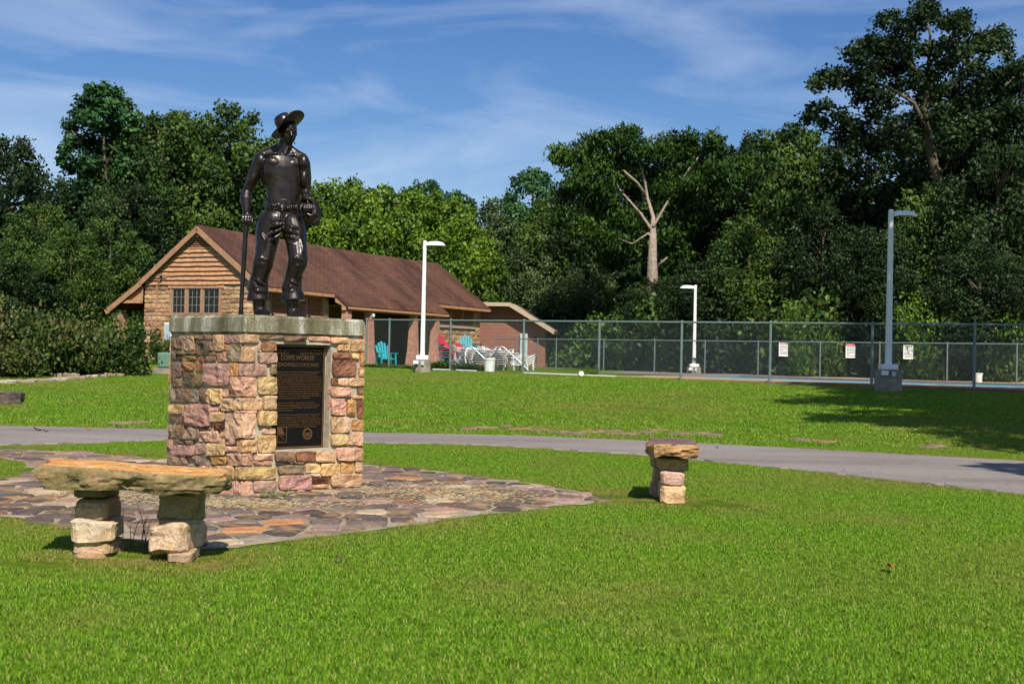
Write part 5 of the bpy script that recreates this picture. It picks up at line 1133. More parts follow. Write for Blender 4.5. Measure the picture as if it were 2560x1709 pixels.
strip('pool', 4.6, 45, 3.4, 8.4, 0.3, DZ - 0.02, M['pool_blue'], 'still blue pool water brimming at the deck')
strip('far_deck', 4.6, 45, 8.7, 24, 0.3, DZ - 0.03, M['deck'], 'concrete deck beyond the pool')
strip('far_rim', 4.6, 45, 8.4, 8.7, 0.3, DZ + 0.03, M['coping'], 'brick coping at the far rim of the pool')
strip('side_deck', -6.5, 4.6, 3.4, 24, 0.3, DZ - 0.02, simple('shaded_deck', (0.2, 0.16, 0.14), 0.95), 'concrete terrace at the end of the pool, shade put into its colour')  # deck colour darkened here to stand for shade
for s0, s1 in ((-3.2, -2.4), (-2.1, -1.2), (0.9, 4.6)): strip('pipe', s0, s1, -0.5, -0.45, 0.72, 0.80, M['white_paint'], None)
for i, (o, l) in enumerate(zip([o for o in COL.objects if o.name.startswith('pipe') and o.parent is None], ('short white pipe lying below the stacked loungers', 'second short white pipe left of the bucket', 'long white pipe lying along the fence foot by the overturned bucket'))):
    tag(o, l, 'pipe')
    for v in o.data.vertices: v.co.z = h(v.co.x, v.co.y) + (0.015 if v.co.z < 0.76 else 0.055)

# ------------------------------------------------------------------ signs on the back fence
r_ = random.Random(2)
for (px, py0, py1, px0, px1, head, lab) in ((1958, 857, 890, 1947, 1970, 'pink', 'white notice sign, leftmost on the back fence, with faint red heading'), (2126, 860, 894, 2114, 2138, 'red', 'white warning sign with a red header band on the back fence'), (2270, 863, 897, 2258, 2283, 'black', 'white rules sign with black heading right of the lamp post on the back fence')):
    f_ = (px - 1236) / 1324; Y = 62 / (1 + f_ * 0.33) - 0.07; a = P(px0, py1, Y); b_ = P(px1, py0, Y); t = thing('sign', lab, 'sign', (a.x, Y, a.z)); w, hh = b_.x - a.x, b_.z - a.z
    q = MB(); q.box((w / 2, 0, hh / 2), (w, 0.012, hh)); q.build('board', M['lamp_white'], t)
    q = MB(); q.box((w / 2, -0.009, hh * 0.92), (w * (1.0 if head == 'red' else 0.8), 0.004, hh * (0.13 if head == 'red' else 0.08))); q.build('heading', M['sign_red'] if head != 'black' else M['black'], t)
    q = MB()
    for k in range(7):
        x = w * 0.12; z = hh * (0.78 - k * 0.105)
        while x < w * 0.86:
            L_ = r_.uniform(0.05, 0.12) * w / 0.45; L_ = min(L_, w * 0.9 - x); q.box((x + L_ / 2, -0.009, z), (L_, 0.003, 0.022)); x += L_ + 0.018
            if r_.random() < 0.08: break
    q.build('writing', M['black'], t)

# ------------------------------------------------------------------ lamp posts
def lamp(loc, hgt, side, label, kind='rect', pedh=0.45, block=0.34):
    t = thing('lamp_post', label, 'lamp post', loc, 0, 'park lamp posts'); q = MB(); q.tube([(0, 0, -0.4), (0, 0, pedh)], block, 10); q.build('concrete_base', M['concrete'], t)
    q = MB(); q.box((0, 0, pedh + 0.07), (0.42, 0.42, 0.15)); q.build('base_plate', M['lamp_white'], t, bevel=0.015)
    q = MB(); vs = []
    for z, w in ((pedh + 0.14, 0.075), (hgt, 0.055)):
        for sx, sy in ((-1, -1), (1, -1), (1, 1), (-1, 1)): vs.append((sx * w, sy * w, z))
    q.add(vs, [(3, 2, 1, 0), (4, 5, 6, 7)] + [(i, (i + 1) % 4, 4 + (i + 1) % 4, 4 + i) for i in range(4)]); q.build('pole', M['lamp_white'], t, bevel=0.012)
    hd = MB(); s = side; secs = ((0.06, 0.10, 0.10), (0.18, 0.15, 0.14), (0.45, 0.16, 0.15), (0.62, 0.12, 0.11), (0.7, 0.05, 0.03)); vs = []; nn = 9
    for d_, w, hh in secs:
        for k in range(nn): a = PI * k / (nn - 1); vs.append((s * d_, w * math.cos(a), hgt - 0.16 + hh * math.sin(a)))
    m_ = len(secs); hd.add(vs, [(i * nn + k, i * nn + k + 1, (i + 1) * nn + k + 1, (i + 1) * nn + k) for i in range(m_ - 1) for k in range(nn - 1)] + [(i * nn + nn - 1, i * nn, (i + 1) * nn, (i + 1) * nn + nn - 1) for i in range(m_ - 1)] + [tuple(range(nn)), tuple(reversed(range((m_ - 1) * nn, m_ * nn)))])
    hd.build('lamp_head', M['lamp_white'], t); q = MB(); q.box((s * 0.36, 0, hgt - 0.168), (0.4, 0.2, 0.012)); q.build('lens', M['glass'], t)
    q = MB(); q.box((-0.2, -block - 0.02, pedh - 0.09), (0.17, 0.07, 0.12)); q.build('outlet_box', M['lamp_white'], t); q = MB(); q.box((0.03, -block - 0.02, pedh - 0.12), (0.1, 0.05, 0.14)); q.build('junction_box', simple('grey_box', (0.4, 0.5, 0.5), 0.5), t)
    return t
def tz(px, Y, py=900): r = ray(px, py); x = r.x / r.y * Y; return V((x, Y, h(x, Y) if Y < 43.5 - 0.748 * x else DZ - 0.03))
lamp(tz(1056, 42.8), 4.55, 1, 'white lamp post with the head pointing right, before the bathhouse porch', block=0.3)
lamp(tz(1735, 56.8), 4.05, -1, 'white lamp post beyond the pool with its head pointing left, smallest in view', pedh=0.3)
rl = lamp(tz(2221, 33.0), 4.85, 1, 'grey-white lamp post standing in tree shade by the tall fence', block=0.36, pedh=0.6)

# ------------------------------------------------------------------ plastic chairs, loungers, buckets, rails
def adirondack(label, loc, rz, mat, s=1.0, group=None):
    t = thing('adirondack_chair', label, 'chair', loc, rz, group); q = MB()
    q.box((0, 0.05, 0.36 * s), (0.52 * s, 0.5 * s, 0.03), Matrix.Rotation(0.16, 3, 'X')); q.build('seat', mat, t)
    for i in range(5):
        a = (i - 2); q = MB(); hh = (0.62, 0.74, 0.8, 0.74, 0.62)[i] * s; q.beam(V((a * 0.09 * s, 0.26 * s, 0.3 * s)), V((a * 0.125 * s, 0.26 * s + hh * 0.42, 0.3 * s + hh * 0.9)), 0.088 * s, 0.02, (0, -1, 0.3)); q.build('back_slat', mat, t)
    for sx in (-1, 1):
        q = MB(); q.box((sx * 0.32 * s, 0.03, 0.56 * s), (0.12 * s, 0.62 * s, 0.03)); q.build('arm', mat, t)
        q = MB(); q.beam((sx * 0.31 * s, -0.22 * s, 0), (sx * 0.29 * s, -0.22 * s, 0.56 * s), 0.05, 0.09, (0, 1, 0)); q.build('leg', mat, t); q = MB(); q.beam((sx * 0.31 * s, 0.36 * s, 0), (sx * 0.29 * s, 0.2 * s, 0.56 * s), 0.05, 0.09, (0, 1, 0)); q.build('leg', mat, t)
    return t
p = tz(966, 49.3); adirondack('teal adirondack chair standing alone under the porch', (p.x, p.y, BZ - 0.03), math.radians(28), M['teal'])
p = tz(1128, 51); stx, sty = p.x, p.y; TK = M['teal']
for i in range(6): adirondack(('teal', 'red')[i % 2] + ' chair in the mixed stack against the stone wall, ' + ('lowest', 'second from the bottom', 'third from the bottom', 'third from the top', 'second from the top', 'topmost, backs leaning left')[i], (stx - 0.012 * i, sty, 0.74 + i * 0.105), math.radians(60), (TK, M['red'])[i % 2] if i < 5 else M['red'], 0.9, 'stacked adirondack chairs')
p = tz(1160, 50.4)
for i in range(3): adirondack('red chair leaning in the pile beside the mixed stack, ' + ('lowest', 'middle', 'top')[i], (p.x + 0.05 * i, p.y, 0.74 + i * 0.11), math.radians(48), M['red'], 0.85, 'stacked adirondack chairs')
p = tz(1172, 51.2); adirondack('teal adirondack chair perched on top of the white loungers', (p.x, p.y, 1.22), math.radians(20), M['teal'], 0.95)
def lounger_mesh():
    q = MB()
    for sy in (-1, 1): q.beam((-0.95, sy * 0.3, 0.28), (0.45, sy * 0.3, 0.3), 0.035, 0.05); q.beam((0.45, sy * 0.3, 0.3), (0.98, sy * 0.3, 0.42), 0.035, 0.05)
    for i in range(13):
        x = -0.92 + i * 0.145; z = 0.31 if x < 0.45 else 0.31 + (x - 0.45) * 0.23; q.box((x, 0, z), (0.1, 0.6, 0.014))
    for x in (-0.8, 0.3, 0.8):
        for sy in (-1, 1): q.beam((x, sy * 0.29, 0.29), (x + 0.06, sy * 0.31, 0.0), 0.05, 0.035)
    for sy in (-1, 1): q.tube([(-0.3, sy * 0.33, 0.3), (-0.26, sy * 0.36, 0.44), (0.1, sy * 0.36, 0.45), (0.16, sy * 0.33, 0.31)], 0.022, 5)
    return q.mesh('sun_lounger')
lm = lounger_mesh(); lm.materials.append(M['white_plastic']); ordn = ('bottom', 'second up', 'third up', 'fourth up', 'fifth up', 'sixth up', 'top')
for (px, Y, rz, n, nm) in ((1178, 49.2, 115, 7, 'left stack nearest the red chairs'), (1222, 49.0, 118, 7, 'stack behind the white bucket'), (1255, 49.6, 112, 6, 'stack right of the bucket'), (1290, 49.4, 60, 4, 'rightmost low stack')):
    p = tz(px, Y)
    for i in range(n):
        o = bpy.data.objects.new('sun_lounger', lm); put(o); o.location = (p.x + random.uniform(-0.03, 0.03), p.y + random.uniform(-.03, .03), DZ - 0.03 + i * 0.088); o.rotation_euler = (0, 0, math.radians(rz + random.uniform(-3, 3))); tag(o, 'white plastic lounger, %s of the %s' % (ordn[i], nm), 'lounger', 'white loungers stacked by the pool')
def bucket(loc, label, tilt=(0, 0), s=1.0, lid=True):
    t = thing('bucket', label, 'bucket', loc); t.rotation_euler = (tilt[0], tilt[1], 0); q = MB(); q.tube([(0, 0, 0), (0, 0, 0.36 * s)], [0.13 * s, 0.155 * s], 16); q.build('pail', M['white_paint'], t)
    q = MB(); q.tube([(0, 0, 0.33 * s), (0, 0, 0.375 * s)], [0.165 * s, 0.165 * s], 16); q.build('rim', M['white_paint'], t); return t
p = tz(1224, 44.0); bucket((p.x, 44.0, DZ), 'white lidded bucket before the stacked loungers', s=1.35)
p = T(1450, 942); bucket((p.x, p.y, p.z + 0.09), 'white bucket lying tipped over on the grass at the fence foot', (1.35, 0.9), 0.5)
p = tz(2447, 47); bucket((p.x, 47, DZ - 0.03), 'small white bucket on the far side of the pool at right', s=0.95)
for (px, lab) in ((1160, 'left curved steel pool handrail before the loungers'), (1240, 'right curved steel pool handrail before the loungers')):
    p = tz(px, 46.2); q = MB(); q.tube([(0, 0, 0), (0.0, 0, 0.75), (0.06, 0, 0.9), (0.2, 0, 0.94), (0.32, 0, 0.88), (1.2, -0.4, 0.1), (1.25, -0.42, 0.0)], 0.024, 8); o = q.build('pool_handrail', M['chrome'], smooth=True); o.location = (p.x, p.y, DZ); tag(o, lab, 'handrail', 'pool handrails')
# utility cabinet
p = T(407, 935); gcb = thing('utility_cabinet', 'green metal utility cabinet on a concrete pad left of the pedestal', 'utility cabinet', (p.x + 0.02, p.y, p.z)); q = MB(); q.box((0, 0.2, 0.08), (0.62, 0.62, 0.24)); q.build('pad', M['concrete'], gcb); q = MB(); q.box((0.05, 0.2, 0.44), (0.5, 0.5, 0.5)); q.build('cabinet', M['green_box'], gcb, bevel=0.04); q = MB(); q.box((0.05, -0.055, 0.44), (0.42, 0.012, 0.4)); q.build('door', M['green_box'], gcb)
# boulder at the left edge, border stones under the hedge, slabs set in the verge
p = T(2, 1011); bo = thing('boulder', 'dark lichened boulder on the lawn at the left edge beyond the road', 'rock', p); rock(bo, 'boulder_body', V((0, 0.2, 0.12)), (0.68, 0.6, 0.32), (0.1, 0.09, 0.08), 77, 0.14, 0.2, 9, M['wall_stone'])
BORD = ((20, 958), (62, 957), (105, 955), (148, 952), (190, 948), (168, 944), (225, 944), (250, 943), (285, 940), (320, 937), (355, 936), (385, 934))
pos = ['leftmost, flat', 'second', 'third', 'fourth', 'pale fifth', 'rounded, standing proud', 'long seventh', 'eighth', 'ninth, grey', 'tenth', 'eleventh', 'last, nearest the cabinet']
for k, (px, py) in enumerate(BORD):
    p = T(px, py); t = rock(None, 'border_stone', V((0, 0, 0)), (0.5 + 0.1 * (k % 3), 0.3, 0.13 if k != 5 else 0.24), (0.3, 0.25, 0.18) if k % 3 else (0.42, 0.38, 0.3), 50 + k, 0.2, 0.0, 4, M['wall_stone']); t.location = (p.x, p.y, p.z + 0.03); tag(t, 'border stone below the hedge, %s along the row from the left' % pos[k], 'stone', 'border stones below the hedge')
VS = ((1170, 1074, 0.4), (1215, 1070, 0.5), (1262, 1067, 0.3), (1300, 1074, 0.5), (1345, 1077, 0.45), (1395, 1080, 0.5), (1430, 1085, 0.6), (1480, 1081, 0.55), (1525, 1078, 0.6), (1556, 1085, 0.7), (1610, 1082, 0.6), (1645, 1076, 0.5), (1700, 1087, 0.5), (1745, 1086, 0.6), (1785, 1090, 0.4), (330, 1057, 0.5), (352, 1058, 0.45), (300, 1060, 0.5), (2000, 1102, 0.4), (2060, 1106, 0.4), (2330, 1118, 0.5))
nm_ = ('tiny reddish', 'long pink', 'small tan', 'mossy brown', 'flat dusky', 'pinkish', 'broad sunken', 'orange-edged', 'high layered', 'broad rosy', 'pale rosy', 'dark grey layered', 'grey', 'long purple-grey', 'narrow grey')
for k, (px, py, w) in enumerate(VS):
    p = T(px, py); c = ((0.22, 0.15, 0.12), (0.28, 0.19, 0.15), (0.2, 0.15, 0.12), (0.3, 0.18, 0.11))[k % 4]; o = rock(None, 'verge_stone', V((0, 0, 0)), (w * 0.8, 0.34, 0.07), c, 90 + k, 0.35, random.uniform(-0.4, 0.4), 4, M['wall_stone']); o.location = (p.x, p.y, p.z - 0.003)
    tag(o, ('%s flat stone sunk in the grass verge between pedestal and end-on bench' % nm_[k]) if k < 15 else 'flat stone in the verge ' + ('left of the pedestal, middle of three', 'left of the pedestal, nearest to it', 'left of the pedestal, farthest from it', 'right of the end-on bench, nearer one', 'right of the end-on bench, farther one', 'in the tree shade at right')[k - 15], 'stone', 'flat stones set in the verge')
# fallen leaves
def leafy(name, px, py, s, mat, label, z=0.03):
    p = T(px, py); q = MB(); n = 9; vs = [(0, 0, 0)]
    for i in range(n): a = 2 * PI * i / n; r = s * (0.6 + 0.4 * abs(math.cos(a * 1.5))); vs.append((r * math.cos(a), r * 0.7 * math.sin(a), 0.35 * s * abs(math.sin(a * 2 + 1))))
    q.add(vs, [(0, i + 1, (i + 1) % n + 1) for i in range(n)]); o = q.build(name, mat); o.location = (p.x, p.y, p.z + z); o.rotation_euler = (0.3, 0.25, 1); tag(o, label, 'leaf', 'fallen leaves')
leafy('fallen_leaf', 2222, 1434, 0.055, M['fallen_leaf'], 'bright orange dead leaf on the lawn at lower right', 0.05)
leafy('fallen_leaf', 847, 1411, 0.04, M['leaf_brown'], 'brown leaf on the lawn below the flagstones', 0.045); leafy('fallen_leaf', 93, 1079, 0.09, M['leaf_brown'], 'brown curled leaf on the road, leftmost', 0.03)
leafy('fallen_leaf', 113, 1082, 0.06, M['leaf_brown'], 'small dark leaf on the road beside the leftmost leaf'); leafy('fallen_leaf', 220, 1077, 0.06, M['fallen_leaf'], 'orange leaf on the road above the long bench'); leafy('fallen_leaf', 296, 1071, 0.09, M['leaf_brown'], 'dark leaf at the far road edge left of the pedestal')
leafy('fallen_leaf', 1792, 1123, 0.05, M['leaf_brown'], 'dark fleck of leaf on the road right of the end-on bench'); leafy('fallen_leaf', 2112, 1180, 0.04, M['lamp_white'], 'pale scrap of leaf on the road at right'); leafy('fallen_leaf', 1212, 1300, 0.03, M['leaf_brown'], 'small brown leaf at the near edge of the paving')
# ------------------------------------------------------------------ trees and shrubs
def crown_pts(lobes, dens, leaf, rs, flat=0.8, droop=0.0, shell=0.45):
    """lobes: (x, y, z, r) in metres; returns arrays for leaf quads spread through and over the lobes"""
    C_, S_, T_ = [], [], []
    for (x, y, z, r) in lobes:
        n = int(dens * r * r); d = rs.normal(size=(n, 3)); d /= np.linalg.norm(d, axis=1)[:, None]
        rr = r * (shell + (1.0 - shell) * rs.rand(n) ** 0.6); jag = 1 + 0.28 * np.sin(d[:, 0] * 5 + x * 3) * np.sin(d[:, 1] * 6 + z) + 0.2 * np.sin(d[:, 2] * 8 + y * 2)
        p = d * (rr * jag)[:, None] * np.array([1, 1, flat]); C_.append(p + np.array([x, y, z])); lb_ = rs.normal(0, 0.17); T_.append(np.clip(0.42 + lb_ + rs.normal(0, 0.2, n) + 0.12 * d[:, 2], 0, 1)); S_.append(d)
    return np.concatenate(C_), np.concatenate(S_), np.concatenate(T_)
def leaf_mesh(name, C_, D_, T_, leaf, mat, rs, droop=0.0, tri=False):
    n = len(C_); nrm = D_ * 0.7 + rs.normal(size=(n, 3)) * 0.75; nrm[:, 2] += 0.25; nrm /= np.linalg.norm(nrm, axis=1)[:, None]
    a = rs.normal(size=(n, 3)); a[:, 2] -= droop * 3
    u = a - nrm * (a * nrm).sum(1)[:, None]; u /= np.linalg.norm(u, axis=1)[:, None]; v = np.cross(nrm, u); s = leaf * rs.uniform(0.55, 1.3, n)[:, None]; asp = 0.66 if not droop else 0.34
    p0 = C_ - u * s * 0.5; p1 = C_ + v * s * asp * 0.5 + u * s * 0.02 * 0; p2 = C_ + u * s * 0.5; p3 = C_ - v * s * asp * 0.5
    p2 = p2 - nrm * s * 0.12
    vs = np.stack([p0, p1, p2, p3], 1).reshape(-1, 3); fs = np.arange(4 * n).reshape(n, 4); return fast_mesh(name, vs, fs, mat, {'tint': np.repeat(T_, 4)})
def bark_mesh(trunk, limbs, mat, n=9, name='trunk'):
    q = MB(); q.tube([t[:3] for t in trunk], [t[3] for t in trunk], n)
    for l in limbs: q.tube([t[:3] for t in l], [t[3] for t in l], 6)
    me = q.mesh(name)
    for v in me.vertices:
        k = noise.noise_vector(v.co * 0.9) * 0.05; v.co += k
    me.materials.append(mat); me.polygons.foreach_set('use_smooth', [True] * len(me.polygons)); return me
def gen_lobes(w, hgt, z0, n, rs, r=(0.9, 1.7), wide=0.55, top=1.0):
    """lobes over an upright egg, in metres around the trunk base"""
    L_ = []; zc = z0 + (hgt - z0) * 0.5; hz = (hgt - z0) * 0.5; rm = (r[0] + r[1]) / 2
    for i in range(n):
        u = 1 - 2 * (i + 0.5) / n; a = i * 2.399 + rs.uniform(-0.4, 0.4); rad = rs.uniform(*r) * (0.72 if u > 0.6 else 1.0); k = rs.uniform(0.72, 1.04); pr = (1 - abs(u) ** 3.5) ** 0.5
        L_.append(((w - rad * 0.6) * pr * k * math.cos(a), (w - rad * 0.6) * pr * k * math.sin(a), zc + (hz - rad * 0.75) * u * rs.uniform(0.9, 1.03), rad))
    for i in range(7): a = i * 2.4; q = w * rs.uniform(0.1, 0.6); rad = r[0] * rs.uniform(0.45, 0.7); L_.append((q * math.cos(a), q * math.sin(a), zc + hz * (1 - 0.35 * (q / w) ** 2) - rad * 0.7 + rs.uniform(-0.2, 0.35), rad))
    L_.append((0.2, 0.1, zc, w * 0.6)); return L_
ARCH = {}
def archetype(key, w, hgt, z0, n, seed, mat, dens=300, leaf=0.34, r=(0.9, 1.7), droop=0.0, trunk_r=0.22, wide=0.55, bark='bark'):
    rs = np.random.RandomState(seed); L_ = gen_lobes(w, hgt, z0, n, rs, r, wide); C_, D_, T_ = crown_pts(L_, dens, leaf, rs); cm = leaf_mesh('crown', C_, D_, T_, leaf, M[mat], rs, droop)
    limbs = []
    for (x, y, z, q) in L_[::3]: zz = max(z0 * 0.6, z - math.hypot(x, y) * 0.9); limbs.append([(0, 0, min(zz, hgt * 0.8), trunk_r * 0.45), (x * 0.5, y * 0.5, (zz + z) / 2 + 0.2, trunk_r * 0.28), (x, y, z, 0.03)])
    tm = bark_mesh([(0, 0, -0.6, trunk_r * 1.25), (0.05, 0, 1.0, trunk_r), (-0.08, 0.05, hgt * 0.45, trunk_r * 0.75), (0.05, 0, hgt * 0.85, trunk_r * 0.2)], limbs, M[bark]); ARCH[key] = (cm, tm, hgt)
archetype('oak', 4.8, 12, 0.3, 42, 1, 'leaf_mid', r=(1.2, 2.1), dens=430, leaf=0.25); archetype('oak2', 4.6, 12, 0.3, 40, 2, 'leaf_deep', r=(1.1, 2.0), dens=430, leaf=0.25); archetype('round', 4.8, 9, 0.2, 46, 3, 'leaf_bright', r=(1.0, 1.6), dens=520, leaf=0.24)
archetype('grey', 4.6, 9.5, 0.2, 44, 4, 'leaf_grey', r=(1.0, 1.7), dens=560, leaf=0.2); archetype('tall', 3.4, 12, 1.5, 38, 5, 'leaf_blue', r=(0.8, 1.5), dens=430, leaf=0.26); archetype('deep', 5.2, 12, 0.2, 44, 6, 'leaf_deep', r=(1.3, 2.2), dens=380, leaf=0.26)
archetype('oak3', 4.6, 12, 0.4, 40, 8, 'leaf_deep', r=(1.0, 1.9), dens=430, leaf=0.24); archetype('fresh', 4.3, 11, 0.3, 40, 9, 'leaf_mid', r=(1.0, 1.7), dens=480, leaf=0.24)
def gz(x, y): return h(x, y)
used = set()
def tree(key, pxd, topd, Y, label, sx=None, rz=0, cat='tree', group='trees of the wood edge', wd=None):
    """pxd, topd: crown centre and top on the photograph (2349-wide view), wd = half width there"""
    px, py = pxd * 1.0898, topd * 1.0898; p = P(px, py, Y); g = gz(p.x, Y); cm, tm, hg = ARCH[key]; sz = (p.z - g) / hg; s = sz if wd is None else wd * 1.0898 * Y / FPX / {'oak': 4.6, 'oak2': 4.4, 'round': 4.8, 'grey': 4.6, 'tall': 3.4, 'deep': 5.2, 'oak3': 4.4, 'fresh': 4.2}[key]; s = max(s, sz / 1.35)
    t = thing('tree', label, cat, (p.x, Y, g), math.radians(rz), group); t.scale = (s, s, sz)
    for nm, me in (('trunk', tm), ('crown', cm)): o = bpy.data.objects.new(nm, me); put(o, t)
    return t
TREES = [  # key, x, top, Y, half width, label
 ('oak3', 20, 318, 66, 120, 'dark blue-green tree cut by the left edge of the picture, top of medium height'),
 ('oak', 95, 470, 60, 100, 'low broad tree in the wood at far left below the tallest one'),
 ('deep', 40, 600, 56, 120, 'lowest dark tree at far left just above the hedge'),
 ('oak', 165, 520, 57, 85, 'mid-green tree left of the bathhouse, in front of the tall pointed one'),
 ('fresh', 255, 500, 60, 90, 'fresh green tree just left of the bathhouse gable'),
 ('oak3', 330, 268, 72, 85, 'dark tree with rounded top right of the tallest left tree'),
 ('oak', 375, 262, 70, 80, 'olive tree with a level top behind the bathhouse gable'),
 ('oak2', 440, 275, 74, 85, 'tree with round top above the bathhouse ridge start'),
 ('fresh', 530, 245, 73, 75, 'tall airy tree with thin spires left of the statue'),
 ('oak2', 590, 330, 74, 60, 'narrow tree directly left of the statue shoulder'),
 ('deep', 300, 420, 66, 110, 'deep green tree hanging over the lean-to roof'),
 ('deep', 450, 420, 76, 110, 'dark tree filling the gap behind the gable peak'),
 ('oak', 610, 430, 80, 90, 'mid-green tree behind the statue torso'),
 ('round', 765, 412, 76, 80, 'bright rounded tree right of the statue, first of the sunlit pair'),
 ('round', 850, 424, 74, 80, 'bright yellow-green tree behind the middle of the bathhouse roof'),
 ('round', 940, 436, 77, 70, 'bright green tree behind the left lamp post'),
 ('round', 1010, 445, 75, 65, 'bright green tree above the end of the bathhouse ridge'),
 ('tall', 975, 415, 110, 45, 'far small treetop peeping over the bright trees'),
 ('tall', 1050, 440, 105, 45, 'far treetop at the dip of the skyline'),
 ('grey', 1150, 462, 80, 85, 'grey-green feathery tree right of the bathhouse'),
 ('grey', 1240, 540, 77, 90, 'grey-green tree above the pump house roof'),
 ('grey', 1350, 600, 74, 75, 'lower grey-green tree left of the pale trunk'),
 ('grey', 1100, 560, 77, 80, 'grey-green tree behind the far end of the bathhouse'),
 ('tall', 1225, 388, 80, 45, 'narrow dark tree rising beside the cypress at its left'),
 ('oak', 1290, 440, 78, 80, 'green tree behind the left limbs of the cypress'),
 ('deep', 1420, 480, 78, 130, 'dark tree filling behind the pale trunk'),
 ('oak2', 1400, 350, 77, 95, 'dark tree whose top fills the left half of the cypress crown'),
 ('oak', 1560, 345, 77, 95, 'mid-green tree whose top fills the right half of the cypress crown'),
 ('oak3', 1620, 430, 70, 95, 'dark tree between the cypress and the pine top'),
 ('oak2', 1700, 345, 72, 85, 'dark tree whose top joins the cypress crown at right'),
 ('oak3', 1745, 312, 74, 55, 'pine-like dark top on the skyline right of the cypress'),
 ('oak', 1830, 300, 68, 90, 'dark olive tree under the slope of the tall oak'),
 ('oak', 1720, 500, 60, 110, 'dark olive tree right of the small lamp post'),
 ('deep', 1600, 600, 60, 90, 'dark low tree behind the small lamp post'),
 ('oak2', 1890, 470, 58, 110, 'dark tree left of the tall grey lamp post'),
 ('deep', 2010, 520, 55, 120, 'dark tree behind the head of the tall grey lamp post'),
 ('oak', 2140, 430, 56, 110, 'dark green tree right of the tall grey lamp post'),
 ('oak2', 2290, 330, 54, 110, 'dark tree at the right under the tall oak crown'),
 ('oak3', 2330, 150, 58, 90, 'tall dark tree cut by the right edge of the picture'),
 ('deep', 2250, 560, 50, 120, 'lowest dark tree at the right behind the far fence'),
 ('oak2', 2000, 300, 66, 110, 'dark tree under the left half of the tall oak'),
 ('oak', 2180, 250, 64, 100, 'dark tree behind the trunk of the tall oak'),
 ('deep', 1500, 640, 64, 90, 'low dark tree at the foot of the pale trunk'),
 ('fresh', 1150, 640, 82, 90, 'green tree low behind the pump house'),
]
for i, (k, x, tp, Y, wd, lab) in enumerate(TREES): tree(k, x, tp, Y, lab, rz=i * 67, wd=wd)
# traced trees: lobes read off the photograph at one distance, spread in depth
def traced(name, label, base, lobes, Y, trunk, limbs, mat, seed, dens=190, leaf=0.3, droop=0.0, bark='bark', dsp=2.0, shell=0.35, flat=0.85, rk=1.0):
    rs = np.random.RandomState(seed); b0 = P(base[0] * 1.0898, base[1] * 1.0898, Y); g = gz(b0.x, Y); loc = V((b0.x, Y, g)); LL = []
    for (x, y, r) in lobes: dy = rs.uniform(-dsp, dsp); p = P(x * 1.0898, y * 1.0898, Y + dy); LL.append((p.x - loc.x, dy, p.z - g, r * rk * 1.0898 * Y / FPX))
    t = thing(name, label, 'tree', loc, 0, 'trees of the wood edge'); C_, D_, T_ = crown_pts(LL, dens, leaf, rs, flat, shell=shell); o = bpy.data.objects.new('crown', leaf_mesh('crown', C_, D_, T_, leaf, M[mat], rs, droop))
    cv = lambda pts: [((lambda p: (p.x - loc.x, p.y - loc.y, p.z - g, r))(P(x * 1.0898, y * 1.0898, Y + d))) for x, y, d, r in pts]
    tm = bark_mesh([(0, 0, -0.6, trunk[0][3] * 1.2)] + cv(trunk), [cv(l) for l in limbs], M[bark], 12); put(bpy.data.objects.new('trunk', tm), t); put(o, t); return t
traced('cypress_tree', 'large cypress with a pale bare trunk and flat drooping crown beyond the pool', (1494, 700),
 [(1285, 355, 24), (1310, 362, 26), (1345, 340, 26), (1375, 325, 22), (1365, 375, 34), (1400, 320, 24), (1435, 308, 22), (1455, 300, 12), (1450, 335, 30), (1410, 370, 30), (1330, 415, 32), (1300, 440, 22), (1380, 430, 30), (1480, 350, 24), (1520, 340, 26), (1545, 325, 22),
  (1580, 320, 20), (1560, 355, 28), (1600, 350, 26), (1635, 325, 22), (1645, 345, 22), (1600, 385, 30), (1645, 395, 30), (1680, 410, 26), (1560, 400, 26), (1520, 395, 22), (1440, 410, 24), (1290, 500, 26), (1340, 520, 28), (1390, 545, 24), (1430, 500, 24), (1640, 450, 28), (1590, 450, 26),
  (1470, 620, 16), (1530, 600, 20), (1460, 660, 22), (1520, 690, 26), (1495, 715, 24), (1550, 660, 20), (1400, 600, 24), (1440, 570, 20), (1350, 580, 22), (1570, 520, 22), (1540, 470, 22), (1700, 380, 22), (1530, 430, 26), (1555, 440, 24), (1500, 400, 20), (1505, 440, 18), (1450, 440, 22), (1405, 470, 26), (1380, 490, 24), (1360, 460, 24), (1470, 380, 16), (1585, 420, 22), (1450, 530, 20), (1420, 560, 24), (1540, 540, 24), (1560, 580, 24), (1470, 580, 14), (1600, 500, 26), (1520, 640, 16)],
 66, [(1494, 700, -2, 0.36), (1496, 660, -2, 0.31), (1496, 600, -2, 0.24), (1498, 545, -2, 0.19), (1498, 500, -1.0, 0.11), (1486, 455, -0.6, 0.075), (1478, 410, -0.4, 0.05), (1462, 360, -0.6, 0.025)],
 [[(1497, 530, -1.8, 0.08), (1470, 490, -0.9, 0.065), (1440, 455, -0.7, 0.05), (1420, 432, -0.5, 0.03), (1405, 400, -0.3, 0.015)], [(1498, 520, -1.8, 0.08), (1545, 440, 0.4, 0.06), (1580, 390, 0, 0.05), (1610, 350, 0, 0.03)], [(1496, 545, -2, 0.08), (1488, 535, -2, 0.07), (1450, 560, -1.5, 0.04), (1400, 540, -1.0, 0.015)],
  [(1486, 455, -0.3, 0.1), (1462, 420, -1, 0.07), (1430, 390, -1.5, 0.04)], [(1496, 640, 0, 0.1), (1515, 605, -1.0, 0.08), (1530, 590, -1.3, 0.04)]], 'leaf_cypress', 21, dens=850, leaf=0.3, droop=0.8, bark='pale_bark', dsp=1.4, shell=0.15, flat=0.8, rk=1.5)
